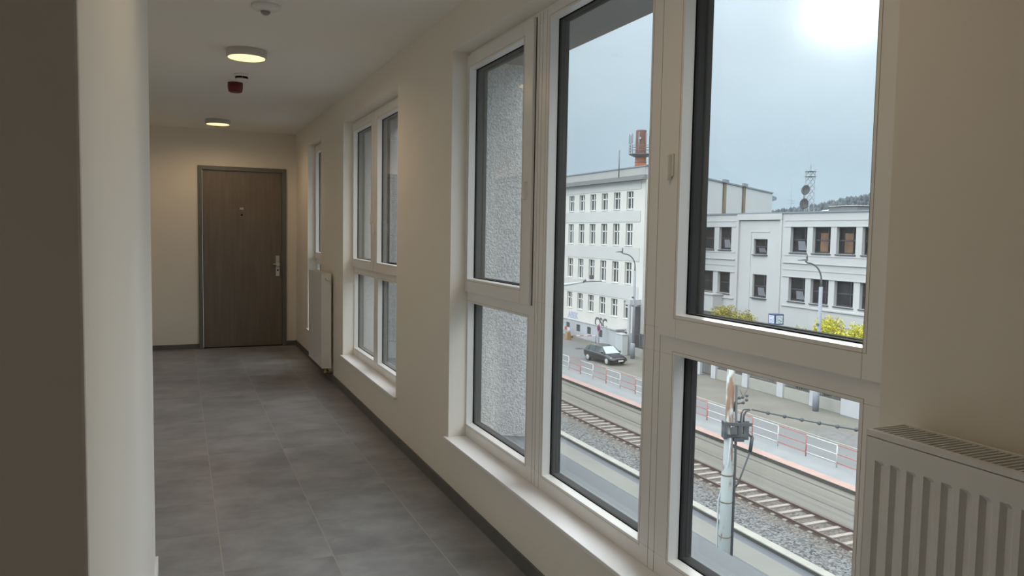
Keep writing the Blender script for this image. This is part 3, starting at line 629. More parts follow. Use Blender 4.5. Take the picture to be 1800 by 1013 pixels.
for ri, (a, b) in enumerate(ROWS):
    for y in GY:
        key = ri
        if key not in protos:
            fmb = MB(); q = (y-0.60, y+0.60, a, b)
            bars(fmb, 39.66, 39.74, q, (q[0]+0.07, q[1]-0.07, a+0.07, b-0.05)); fmb.box(39.65, 39.74, y-0.055, y+0.055, a, b)
            tz = b-(b-a)*0.36; fmb.box(39.65, 39.74, y-0.6, y+0.6, tz-0.05, tz+0.05); fmb.box(39.44, 39.66, y-0.64, y+0.64, a-0.05, a+0.02)
            w = fmb.build('window', 'bwin', gb)
            p = MB().box(39.72, 39.76, *q).build('window_pane', 'pane', w); protos[key] = (w, p, y)
        else:
            w0, p0, yy = protos[key]; w = w0.copy(); p = p0.copy(); C.objects.link(w); C.objects.link(p); w.location = (0, y-yy, 0); p.parent = w
# blind gable wing turning away from the street
ca, sa = 0.836, 0.549; P0 = Vector((39.52, 61.72, 0)); Lw = 41.6
def P(t, n, z): return (P0.x+ca*t-sa*n, P0.y+sa*t+ca*n, z)   # n: into the building
gm = MB(); gm.hexa([P(0, 0, G), P(Lw, 0, G), P(Lw, 8, G), (40.5, 71, G)], [P(0, 0, 6.40), P(Lw, 0, 6.05), P(Lw, 8, 6.05), (40.5, 71, 6.40)]); gm.build('gable_wall', 'white_side', gb)
ge = MB(); ge.hexa([P(0, -0.12, 6.40), P(Lw+0.1, -0.12, 6.05), P(Lw+0.1, 8, 6.05), (40.5, 71, 6.40)], [P(0, -0.12, 6.55), P(Lw+0.1, -0.12, 6.22), P(Lw+0.1, 8, 6.22), (40.5, 71, 6.55)]); ge.build('gable_coping', 'roofline', gb)
for tt in (21.7, 28.9):
    s_ = MB(); s_.hexa([P(tt-0.45, -0.15, G), P(tt+0.45, -0.15, G), P(tt+0.45, 0, G), P(tt-0.45, 0, G)], [P(tt-0.45, -0.15, 6.3), P(tt+0.45, -0.15, 6.3), P(tt+0.45, 0, 6.3), P(tt-0.45, 0, 6.3)]); s_.build('masonry_strip', 'brown_strip', gb)
    s_ = MB(); s_.hexa([P(tt-0.75, -0.3, 6.25), P(tt+0.75, -0.3, 6.25), P(tt+0.75, 0, 6.25), P(tt-0.75, 0, 6.25)], [P(tt-0.75, -0.3, 6.62), P(tt+0.75, -0.3, 6.6), P(tt+0.75, 0, 6.6), P(tt-0.75, 0, 6.62)]); s_.build('strip_cap', 'roofline', gb)
s_ = MB(); s_.hexa([P(Lw, 0, 5.0), P(Lw+2.2, 0, 5.3), P(Lw+2.2, 4, 5.3), P(Lw, 4, 5.0)], [P(Lw, 0, 5.8), P(Lw+2.2, 0, 5.65), P(Lw+2.2, 4, 5.65), P(Lw, 4, 5.8)]); s_.build('eaves', 'roofline', gb)
# roof aerial
MB().tube([(39.1, 65.9, 5.6), (39.1, 65.9, 8.2)], 0.05, 8).build('roof_rod', 'galvdark', gb)
# graffiti
def text(s, size, loc, name, m, parent, thick=0.01):
    cu = bpy.data.curves.new(name, 'FONT'); cu.body = s; cu.size = size; cu.extrude = thick; cu.offset = 0.03*size
    o = bpy.data.objects.new('tmp', cu); me = bpy.data.meshes.new_from_object(o); bpy.data.objects.remove(o)
    me.materials.clear(); me.materials.append(M[m])
    q = bpy.data.objects.new(name, me); C.objects.link(q); q.parent = parent
    q.rotation_euler = (math.pi/2, 0, -math.pi/2); q.location = Vector(loc)-ORG[parent]; return q
text('CSC', 1.35, (39.49, 70.6, -9.35), 'graffiti', 'graf', gb)
text('ABEK', 0.95, (39.49, 76.6, -9.05), 'graffiti', 'grafb', gb)
# entrance at the corner of the grey building
en = MB(); en.box(38.3, 39.5, 61.9, 62.7, -6.4, -5.9); en.box(38.3, 38.5, 62.0, 62.3, G, -6.4); en.build('entrance_canopy', 'pillar', gb)
MB().box(39.30, 39.38, 61.9, 62.6, G, -6.6).build('entrance_door', 'darkframe', gb)

# ---------------------------------------------------------------- white building
wb = thing('factory_office', (46, 47, G), 'low white rendered building with two rows of dark square windows behind the iron fence', 'building')
Z1, Z2 = (-1.10, 0.94), (-5.05, -3.12)
wins = []
for i in range(9): wins.append((47.18+2.42*(1-i)-0.02-0.93+0.93, None))
right = [(43.02+2.42*k, 44.86+2.42*k) for k in range(-6, 3)]           # bays at the right, running out of view
left = [(57.10+2.42*k, 58.84+2.42*k) for k in range(0, 3)]
holes = [(a, b, *z) for a, b in right+left for z in (Z1, Z2)]
cen = [(52.45, 54.17, -1.39, -0.08), (52.40, 54.15, -5.11, -3.12)]
yL, yR, yC0, yC1 = 65.6, 28.0, 50.75, 56.15
fa = MB(); fa.grid([yR, yC0], [G, 2.05], [h for h in holes if h[1] < yC0], 45.7, 46.1); fa.grid([yC1, yL], [G, 2.05], [h for h in holes if h[0] > yC1], 45.7, 46.1)
fa.grid([yC0, yC1], [G, 2.05], cen, 45.78, 46.1); fa.box(46.1+0.3, 58, yR, yL, G, 2.05); fa.box(46.1, 46.4, yR, yL, G, -10); fa.build('facade', 'white_render', wb)
MB().box(45.60, 58, yR-0.1, yL+0.1, 2.05, 2.17).build('roof_edge', 'roofline', wb)
rl = MB()
for y0_, y1_ in ((yR, yC0-0.35), (yC1+0.35, yL)):
    rl.box(45.66, 45.70, y0_, y1_, -1.36, -1.28); rl.box(45.60, 45.70, y0_, y1_, -1.98, -1.92); rl.box(45.66, 45.70, y0_, y1_, -2.52, -2.46); rl.box(45.62, 45.70, y0_, y1_, -3.10, -3.05); rl.box(45.66, 45.70, y0_, y1_, 0.95, 1.0); rl.box(45.66, 45.7, y0_, y1_, 1.45, 1.49)
    rl.box(45.60, 45.70, y0_, y1_, -5.50, -5.42)
rl.box(45.62, 45.78, yC0-0.1, yC0+0.12, G, 1.6); rl.box(45.62, 45.78, yC1-0.1, yC1+0.12, G, 1.6); rl.box(45.60, 45.78, yC0-0.1, yC1+0.12, 1.55, 2.05)
rl.box(45.74, 45.78, 52.2, 54.6, 0.50, 0.58); rl.box(45.74, 45.78, 54.50, 54.60, G, 0.5); rl.build('facade_moulding', 'white_render', wb)
sh = MB(); sh.box(45.655, 45.70, yR, yC0-0.4, -1.985, -1.965); sh.box(45.655, 45.70, yC1+0.4, yL, -1.985, -1.965); sh.box(45.77, 45.783, yC0+0.12, yC1-0.1, 1.50, 1.55); sh.build('painted_shadow', 'cornice', wb)  # dark strips paint in the shade under the mouldings
n_ = 0
def wwin(a, b, z, style):
    global n_
    fmb = MB(); bars(fmb, 45.98, 46.06, (a, b, *z), (a+0.08, b-0.08, z[0]+0.10, z[1]-0.08)); m = (a+b)/2; zz = z[0]+(z[1]-z[0])*0.5
    fmb.box(45.98, 46.06, a, b, zz-0.05, zz+0.05); fmb.box(45.98, 46.06, a+0.45, a+0.53, z[0], z[1])
    fmb.box(45.62, 46.0, a-0.06, b+0.06, z[0]-0.10, z[0]-0.02)
    w = fmb.build('window', 'darkframe', wb)
    MB().box(46.02, 46.04, a, b, *z).build('window_pane', 'pane2', w)
    if style == 1: # tilted open light, the sky's reflection painted on as pale colour
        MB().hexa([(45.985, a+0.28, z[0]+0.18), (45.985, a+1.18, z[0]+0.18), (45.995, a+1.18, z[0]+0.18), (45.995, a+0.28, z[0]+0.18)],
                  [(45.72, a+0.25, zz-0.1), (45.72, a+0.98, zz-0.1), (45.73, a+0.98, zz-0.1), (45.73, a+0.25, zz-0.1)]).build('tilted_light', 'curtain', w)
    if style == 2: MB().box(46.005, 46.015, a+0.45, a+1.30, z[0]+0.12, zz+0.55).build('orange_blind', 'orange', w)
sty = {(8, 0): 1, (7, 0): 2, (6, 0): 2, (8, 1): 1, (5, 0): 2}
for i, (a, b) in enumerate(right):
    wwin(a, b, Z1, sty.get((i, 0), 0)); wwin(a, b, Z2, sty.get((i, 1), 0))
for i, (a, b) in enumerate(left):
    wwin(a, b, Z1, 1 if i == 0 else 0); wwin(a, b, Z2, 0)
wwin(*cen[0][:2], cen[0][2:], 1); wwin(*cen[1][:2], cen[1][2:], 1)
by = MB(); by.box(44.6, 45.7, 58.0, 61.8, -6.75, -5.20); by.box(44.5, 45.7, 57.9, 61.9, -5.24, -5.14); by.build('bay_balcony', 'white_render', wb)
by = MB(); by.box(44.9, 45.7, 40.8, 46.4, -6.9, -5.40); by.box(44.8, 45.7, 40.7, 46.5, -5.42, -5.32); by.box(44.86, 44.9, 41.2, 43.4, -6.5, -5.7); by.build('bay_balcony', 'white_render', wb)
MB().box(46.4, 58, yR, yL, -11, -10.9).build('back_foundation', 'lowwall', wb)
# rooftop equipment
dm = thing('satellite_mast', (46.6, 49.35, 2.17), 'steel mast with two round weathered dishes on the white building roof', 'satellite dishes')
MB().tube([(46.6, 49.35, 2.17), (46.6, 49.35, 4.6)], 0.05, 8).build('mast', 'galv', dm)
def dish(y, z, rad, tilt):
    mb = MB(); c = Vector((46.35, y, z)); ax = Vector((-1, -0.35, tilt)).normalized(); a = ax.cross(Vector((0, 0, 1))).normalized(); b = a.cross(ax)
    vs = [c-ax*0.12]; nr, ns = 4, 24
    for j in range(1, nr+1):
        rr = rad*j/nr; vs += [c-ax*(0.12*(1-(j/nr)**2))+(a*math.cos(2*math.pi*k/ns)*0.85+b*math.sin(2*math.pi*k/ns))*rr for k in range(ns)]
    fs = [(0, 1+k, 1+(k+1) % ns) for k in range(ns)]
    for j in range(nr-1): fs += [(1+j*ns+k, 1+j*ns+(k+1) % ns, 1+(j+1)*ns+(k+1) % ns, 1+(j+1)*ns+k) for k in range(ns)]
    k0 = len(vs); vs2 = [v+(-ax)*0.03 for v in vs]; mb.add(vs+vs2, fs+[tuple(k0+i for i in reversed(q)) for q in fs]+[(1+(nr-1)*ns+k, 1+(nr-1)*ns+(k+1) % ns, k0+1+(nr-1)*ns+(k+1) % ns, k0+1+(nr-1)*ns+k) for k in range(ns)], True)
    mb.tube([c-ax*0.12, (46.6, 49.35, z)], 0.03, 6); mb.tube([c-b*rad*0.9, c+ax*0.35], 0.012, 5); mb.box(c.x+ax.x*0.35-0.05, c.x+ax.x*0.35+0.05, c.y+ax.y*0.35-0.05, c.y+ax.y*0.35+0.05, c.z+ax.z*0.35-0.05, c.z+ax.z*0.35+0.05)
    mb.build('dish', 'dish', dm)
dish(48.95, 3.93, 0.42, 0.25); dish(49.05, 2.83, 0.44, 0.15)
ra = thing('roof_aerial', (46.8, 51.0, 2.17), 'thin whip aerial with small crossbars left of the roof dishes', 'aerial')
MB().tube([(46.8, 51.0, 2.17), (46.8, 51.0, 5.2)], 0.012, 6).build('rod', 'galv', ra)
mb = MB()
for dz in (0.75, 0.95): mb.tube([(46.8, 50.6, 2.17+dz), (46.8, 51.4, 2.17+dz+0.05)], 0.012, 5)
mb.build('crossbar', 'galv', ra)
ac = thing('roof_hatch', (49.0, 47.2, 2.17), 'low flat grey roof hatch with pale edge on the white building', 'roof hatch')
MB().hexa([(48, 45.2, 2.17), (51, 45.2, 2.17), (51, 48.2, 2.17), (48, 48.2, 2.17)], [(48, 45.2, 2.55), (51, 45.2, 2.6), (51, 47.9, 2.6), (48, 47.9, 2.55)]).build('body', 'cornice', ac)
MB().box(47.9, 51.1, 45.1, 48.0, 2.6, 2.66).build('lid', 'white_render', ac)
hr = thing('glazed_roof', (60, 52, 0.5), 'pale glazed shed roof showing just above the white building at right', 'roof')
MB().hexa([(62, 54, G), (76, 54, G), (76, 66, G), (62, 66, G)], [(62, 54, 2.6), (76, 54, 2.6), (76, 66, 2.6), (62, 66, 2.6)]).build('walls', 'white_side', hr)
MB().hexa([(61.8, 53.8, 2.6), (76.2, 53.8, 2.6), (76.2, 66.2, 2.6), (61.8, 66.2, 2.6)], [(64, 57, 3.3), (74, 57, 3.3), (74, 63, 3.3), (64, 63, 3.3)]).build('roof', 'paleblue', hr)

# far things
def az(px, dist):
    a = YAW+math.atan((px-900)/1375); return Vector((math.sin(a)*dist, math.cos(a)*dist, 0))
c0 = az(1120, 190)
ch = thing('brick_chimney', (c0.x, c0.y, G), 'tall red brick chimney ringed by an antenna platform behind the grey building', 'chimney')
MB().lathe((c0.x, c0.y, G), [(2.0, 0), (1.42, 26), (1.30, 29.5), (1.26, 30.2), (1.26, 35.8), (1.20, 36.0)], 20).build('stack', 'brick', ch)
bn = MB()
for z in (22.5, 24, 25.5, 27, 28.4): bn.lathe((c0.x, c0.y, G+z), [(1.56-0.02*(z-22), 0), (1.56-0.02*(z-22), 0.12)], 20)
bn.build('iron_band', 'galvdark', ch)
pf = MB(); pf.lathe((c0.x, c0.y, G+30.2), [(1.5, -0.5), (2.75, 0), (2.75, 0.2), (1.3, 0.2)], 20)
for hz in (0.7, 1.3, 1.9):
    pf.tube([(c0.x+2.7*math.cos(a*math.pi/10), c0.y+2.7*math.sin(a*math.pi/10), G+30.4+hz) for a in range(21)], 0.05, 5)
pf.build('antenna_platform', 'galvdark', ch)
for i in range(10):
    a = i*math.pi/5+0.2; x, y = c0.x+2.75*math.cos(a), c0.y+2.75*math.sin(a); q = MB(); q.tube([(x, y, G+30.2), (x, y, G+35.3)], 0.06, 6); q.box(x-0.10, x+0.10, y-0.10, y+0.10, G+32.8, G+35.0); q.build('antenna', 'galv', ch)
MB().lathe((c0.x-1.05, c0.y-1.1, G+34.0), [(0.26, -0.1), (0.26, 0.35)], 14, 'y').build('drum_antenna', 'clockface', ch)
c1 = az(1417, 170)
lt = thing('lattice_tower', (c1.x, c1.y, G), 'distant grey lattice tower rising behind the roof dishes', 'tower')
lm = MB(); w = 0.62; H0, H1 = 0, 25.0
cs = [(-w, -w), (w, -w), (w, w), (-w, w)]
for a, b in cs: lm.tube([(c1.x+a, c1.y+b, G), (c1.x+a, c1.y+b, G+H1)], 0.07, 5)
nseg = 20
for i in range(nseg):
    za, zb = G+H1*i/nseg, G+H1*(i+1)/nseg
    for k_ in range(4):
        p, q = cs[k_], cs[(k_+1) % 4]; lm.tube([(c1.x+p[0], c1.y+p[1], za), (c1.x+q[0], c1.y+q[1], zb)], 0.04, 4); lm.tube([(c1.x+q[0], c1.y+q[1], za), (c1.x+p[0], c1.y+p[1], zb)], 0.04, 4)
lm.build('lattice', 'galv', lt)
tp = MB(); tp.box(c1.x-0.8, c1.x+0.8, c1.y-0.8, c1.y+0.8, G+23.5, G+23.6); tp.box(c1.x-0.8, c1.x+0.8, c1.y-0.8, c1.y+0.8, G+24.5, G+24.6); tp.tube([(c1.x, c1.y, G+24.5), (c1.x, c1.y, G+26)], 0.05, 5); tp.build('top_platform', 'galvdark', lt)
# wooded hill
hl = MB(); top = [(1150, 392), (1300, 380), (1345, 372), (1400, 364), (1440, 357), (1480, 348), (1527, 340), (1600, 330), (1700, 336), (1850, 340), (2100, 350), (2500, 360)]
D1, D2 = 640, 900
def hill_z(px): # height of the wooded ridge seen at that bearing
    k = max(i for i in range(len(top)-1) if top[i][0] <= px); yy = top[k][1]+(top[k+1][1]-top[k][1])*(px-top[k][0])/(top[k+1][0]-top[k][0])
    return (400.7+0.0176*(px-313.6)-yy)*D1*math.cos(math.atan((px-900)/1375))/1375-8.5
pts = []
for px, _ in top:
    a, b, c = az(px, D1-80), az(px, D1), az(px, D2); h = hill_z(min(px, 2499)); pts += [(a.x, a.y, G-5), (b.x, b.y, h), (c.x, c.y, h+2), (c.x, c.y, G-5)]
hl.add(pts, [(i*4+j, i*4+(j+1) % 4, (i+1)*4+(j+1) % 4, (i+1)*4+j) for i in range(len(top)-1) for j in range(4)])
struct(hl.build('hill', 'hill'))
fo = MB()
for i in range(6000):
    px = random.uniform(1340, 2050); D = random.uniform(D1-75, D1+30); h = hill_z(px)
    t_ = (D-(D1-80))/80; zb = (G-5)+(h-(G-5))*min(1, t_)
    c = az(px, D); hh = random.uniform(6, 10); rr = hh*random.uniform(0.12, 0.24)
    vs = [(c.x+rr*math.cos(k_*math.pi*2/5)*m_, c.y+rr*math.sin(k_*math.pi*2/5)*m_, zb+z_) for z_, m_ in ((-2, 0.6), (hh*0.5, 1.0), (hh*0.85, 0.6)) for k_ in range(5)]+[(c.x, c.y, zb+hh)]
    fo.add(vs, [(r_*5+k_, r_*5+(k_+1) % 5, r_*5+5+(k_+1) % 5, r_*5+5+k_) for r_ in range(2) for k_ in range(5)]+[(10+k_, 10+(k_+1) % 5, 15) for k_ in range(5)])
tag(fo.build('forest', 'forest'), 'hazy bare woodland covering the hill on the horizon', 'forest', kind='stuff')

# ---------------------------------------------------------------- iron fence with pillars
fw_ = thing('boundary_fence', (38.6, 45, G), 'boundary fence of white pillars, pale low wall and dark iron bars before the white building', 'fence')
XP = 38.55
pil = [(55.0, 0.5), (51.4, 0.55), (49.45, 0.55), (45.75, 0.6), (42.1, 0.6), (39.0, 0.6)]
for y, w in pil: 
    q = MB(); q.box(XP-0.25, XP+0.25, y-w/2, y+w/2, G, G+2.3); q.box(XP-0.32, XP+0.32, y-w/2-0.06, y+w/2+0.06, G+2.3, G+2.42); q.build('pillar', 'pillar', fw_)
q = MB(); q.box(XP-0.28, XP+0.28, 34.9, 36.6, G, G+2.5); q.box(XP-0.30, XP-0.28, 34.9, 36.6, G+1.25, G+1.29); q.build('pillar', 'pillar', fw_)
spans = [(55.25, 61.5, 1), (51.68, 54.75, 1), (49.73, 51.12, 0), (46.05, 49.17, 1), (42.4, 45.45, 1), (39.3, 41.8, 1), (36.6, 38.7, 1)]
for a, b, wallp in spans:
    if wallp: MB().box(XP-0.15, XP+0.15, a, b, G, G+0.75).build('low_wall', 'lowwall', fw_)
    q = MB(); z0 = G+(0.75 if wallp else 0.1)
    nb = int((b-a)/0.13)
    for k_ in range(nb+1): yy = a+(b-a)*k_/nb; q.box(XP-0.012, XP+0.012, yy-0.012, yy+0.012, z0, G+2.15)
    for zz in (z0+0.08, G+2.0): q.box(XP-0.02, XP+0.02, a, b, zz-0.02, zz+0.02)
    q.build('gate' if not wallp else 'iron_bars', 'iron', fw_)
MB().box(XP-0.06, XP-0.05, 40.3, 40.75, G+1.3, G+1.65).build('notice_board', 'fwhite', fw_)
struct(MB().box(39.3, 45.5, 28, 61.5, G-0.01, G+0.015).build('yard_ground', 'cobble'))
bp = MB(); bp.box(38.9, 39.0, 31.2, 34.4, G+0.1, G+1.9); bp.box(38.85, 39.05, 34.4, 34.55, G, G+2.0); bp.box(38.86, 38.9, 31.2, 34.4, G+0.1, G+0.2)
tag(bp.build('driveway_gate', 'paleblue'), 'pale blue sliding gate panel at the end of the white pillar wall', 'gate')

# shrubs
def shrub(cx, cy, cz, rx, ry, rz, n, m, label):
    t = thing('flowering_shrub', (cx, cy, G+0.02), label, 'shrub', 'yellow green shrubs in front of the white building')
    q = MB()
    for i in range(n):
        while True:
            v = Vector([random.uniform(-1, 1) for _ in range(3)])
            if 0.25 < v.length < 1: break
        if v.z < -0.4 and random.random() < 0.5: v.z = -v.z
        bump_ = 1+0.10*math.sin(v.x*7+cx)+0.10*math.sin(v.y*9+cy)
        c = Vector((cx+v.x*rx*bump_, cy+v.y*ry*bump_, cz+v.z*rz*bump_)); s_ = random.uniform(0.05, 0.11)
        a = Vector([random.gauss(0, 1) for _ in range(3)]).normalized(); b = a.cross(Vector([random.gauss(0, 1) for _ in range(3)])).normalized()
        q.add([c-a*s_*0.4, c+b*s_, c+a*s_*0.4, c-b*s_], [(0, 1, 2, 3)])
    q.build('foliage', m, t)
    st = MB()
    for k_ in range(7): 
        a = random.uniform(0, 6.28); st.tube([(cx+0.15*math.cos(a), cy+0.15*math.sin(a), G+0.02), (cx+rx*0.45*math.cos(a), cy+ry*0.45*math.sin(a), cz)], [0.04, 0.015], 5)
    st.build('stems', 'brown_strip', t)
shrub(42.6, 53.8, -7.9, 1.3, 1.45, 2.1, 9000, 'leaf_olive', 'olive yellow shrub at the left end of the row, biggest and leftmost')
shrub(42.4, 51.1, -8.1, 1.2, 1.25, 2.1, 8000, 'leaf_olive', 'olive shrub left of the square street clock')
shrub(41.8, 43.9, -8.4, 0.9, 1.0, 1.9, 4500, 'leaf_olive', 'small low green yellow shrub just left of the right hand street lamp')
shrub(41.8, 41.3, -7.6, 1.2, 1.25, 2.15, 9000, 'leaf_yellow', 'bright yellow blossoming shrub right beside the right hand street lamp')
shrub(41.8, 38.7, -7.7, 1.2, 1.25, 2.0, 9000, 'leaf_yellow', 'bright yellow blossoming shrub at the far right end of the row')

# street lamps
def arc(p, dirv, length, rise, n=10): return [Vector(p)+Vector(dirv)*(length*(1-math.cos(t*math.pi/2/n)) if False else length*math.sin(0))+Vector((0, 0, 0)) for t in range(n)]
def street_lamp(x, y, h, arm, dirv, label):
    t = thing('street_lamp', (x, y, G), label, 'street lamp', 'grey curved street lamps across the road')
    MB().tube([(x, y, G), (x, y, G+h*0.84)], 0.115, 14).build('lower_pole', 'galv', t)
    MB().lathe((x, y, G), [(0.20, 0), (0.20, 1.3), (0.125, 1.4)], 16).build('base_sleeve', 'galv', t)
    d = Vector(dirv).normalized(); p = Vector((x, y, G+h*0.84)); R = 1.1
    pts = [p, Vector((x, y, G+h-R))]
    for k_ in range(1, 9):
        a = k_*math.pi/16; pts.append(Vector((x, y, G+h-R))+d*(R*(1-math.cos(a)))+Vector((0, 0, R*math.sin(a))))
    pts.append(pts[-1]+d*(arm-R)+Vector((0, 0, 0.12)))
    MB().tube(pts, [0.06]*2+[0.05]*(len(pts)-2), 10).build('curved_arm', 'galvdark', t)
    e = pts[-1]; q = MB(); s_ = d.cross(Vector((0, 0, 1)))
    A, B = e-d*0.1, e+d*0.5
    q.hexa([A-s_*0.12, B-s_*0.10, B+s_*0.10, A+s_*0.12], [A-s_*0.10+Vector((0, 0, 0.14)), B-s_*0.05+Vector((0, 0, 0.07)), B+s_*0.05+Vector((0, 0, 0.07)), A+s_*0.10+Vector((0, 0, 0.14))]); q.tube([A+Vector((0, 0, 0.1)), A+Vector((0, 0, 0.4))], 0.05, 6); q.build('lamp_head', 'galvdark', t)
    q = MB()
    for z in (h*0.50, h*0.58): q.box(x-0.20, x+0.05, y-0.08, y+0.08, G+z, G+z+0.14)
    q.build('pole_clamp', 'galvdark', t)
    return t
street_lamp(37.5, 37.9, 9.5, 1.25, (-1, 0.10, 0), 'tall grey street lamp with curved arm at right, before the white building')
street_lamp(37.4, 59.8, 9.4, 1.35, (-1, 0.12, 0), 'tall grey street lamp with curved arm at left, at the grey building corner')

# traffic mast arm
tm = thing('traffic_mast', (27.9, 58.5, G+0.29), 'pale curved mast arm reaching over the road, its pole hidden by the window frame', 'mast')
pts = [(27.9, 58.5, G+0.29), (27.9, 58.5, -5.9)]
for k_ in range(1, 9): a = k_*math.pi/16; pts.append((27.9+2.3*(1-math.cos(a)), 58.5, -5.9+1.75*math.sin(a)))
pts.append((31.7, 58.5, -3.95)); MB().tube(pts, [0.13]+[0.11]*(len(pts)-2)+[0.06], 12).build('pole', 'mastwhite', tm)
MB().tube([(31.5, 58.5, -3.96), (33.3, 58.5, -3.92)], 0.05, 8).build('arm_end', 'galvdark', tm)
MB().box(32.15, 32.45, 58.4, 58.6, -3.75, -3.4).tube([(31.5, 58.5, -4.0), (31.75, 58.5, -3.8)], 0.09, 6).build('camera_box', 'equip', tm)

# catenary pole near the window
px_, py_ = 12.75, 15.75
cp = thing('tram_pole', (px_, py_, G), 'rust streaked pale steel tram pole standing by the near road', 'pole')
H = [(0.150, 0), (0.150, 4.3), (0.152, 4.32), (0.150, 4.36), (0.148, 5.0), (0.115, 5.25), (0.112, 6.2), (0.098, 6.25), (0.095, 8.0)]
MB().lathe((px_, py_, G), [(0.155, 0)]+H[1:], 20).build('shaft', 'rustpaint', cp)
for z in (2.6, 3.4, 4.3, 5.0): MB().lathe((px_, py_, G+z), [(0.158, -0.015), (0.158, 0.015)], 20).build('collar', 'brown_strip', cp)
q = MB(); q.tube([(px_-0.13, py_+0.12, G), (px_-0.15, py_+0.12, G+4.3), (px_-0.06, py_-0.1, G+5.3), (px_-0.02, py_-0.12, G+6.3)], 0.022, 8); q.build('conduit', 'mastwhite', cp)
q = MB(); q.tube([(px_+0.13, py_-0.12, G), (px_+0.14, py_-0.12, G+5.4), (px_+0.11, py_-0.10, G+7.3)], 0.030, 8); q.build('cable', 'equip', cp)
er = Vector((0.92, -0.39, 0)) # to the right as seen from the window
def E(a, z, n=0): v = Vector((px_, py_, G))+er*a+Vector((-0.39, -0.92, 0))*n; return (v.x, v.y, v.z+z)
q = MB()
def ebox(a0, a1, z0, z1, n0, n1): q.hexa([E(a0, z0, n0), E(a1, z0, n0), E(a1, z0, n1), E(a0, z0, n1)], [E(a0, z1, n0), E(a1, z1, n0), E(a1, z1, n1), E(a0, z1, n1)])
ebox(-0.16, 0.55, 6.28, 6.36, -0.12, 0.14); ebox(-0.15, 0.42, 5.98, 6.06, -0.12, 0.14); ebox(-0.16, -0.08, 5.95, 6.38, -0.1, 0.16); ebox(0.0, 0.16, 6.08, 6.25, 0.10, 0.2)
ebox(0.20, 0.30, 6.02, 6.36, -0.06, 0.12); ebox(0.36, 0.48, 5.92, 6.40, -0.06, 0.1); ebox(0.10, 0.36, 5.88, 6.00, 0.0, 0.14)
q.build('bracket', 'equip', cp)
q = MB(); q.tube([E(0.36, 6.3), E(0.36, 6.52), E(0.42, 6.63), E(0.52, 6.67)], 0.026, 8); q.tube([E(0.29, 6.3), E(0.30, 6.58), E(0.36, 6.68), E(0.50, 6.69)], 0.020, 8); q.build('riser_pipe', 'equip', cp)
q = MB(); q.tube([E(0.50, 6.05), E(0.60, 5.95), E(0.60, 6.02)], 0.03, 8); q.tube([E(0.60, 5.98), E(0.56, 5.6)], 0.045, 8); q.tube([E(0.56, 5.6), E(0.28, 4.75), E(0.16, 4.62)], 0.022, 8); q.build('lever_rod', 'equip', cp)
q = MB(); q.tube([E(0.11, 6.62), E(0.13, 6.84), E(0.20, 6.97), E(0.30, 6.98)], 0.022, 8); q.tube([E(0.11, 6.80), E(0.22, 6.83), E(0.36, 6.84)], 0.022, 8)
for a, z in ((0.24, 6.97), (0.32, 6.99), (0.42, 7.03), (0.34, 6.85), (0.42, 6.92)): q.ball(E(a, z), 0.042)
q.tube([E(0.32, 7.0), E(0.24, 7.18)], 0.007, 5); q.tube([E(0.32, 7.0), E(0.43, 7.18)], 0.007, 5); q.build('insulator_arm', 'equip', cp)
# feeder wire with insulator beads
wr = thing('feeder_wire', E(0.56, 6.68), 'dark sagging feeder wire with bead insulators running right from the tram pole', 'wire')
ORG[wr] = Vector(E(0.56, 6.68))
A = Vector(E(0.56, 6.68)); B = A+Vector((2.7, -5.2, 0.05)); pts = [A.lerp(B, k_/14)+Vector((0, 0, -0.10*math.sin(math.pi*k_/14))) for k_ in range(15)]
MB().tube(pts+[B+(B-A)*6+Vector((0, 0, 0.6))], 0.022, 8).build('cable', 'equip', wr)
for k_ in range(1, 14): MB().ball(pts[k_], 0.052).build('insulator', 'equip', wr)

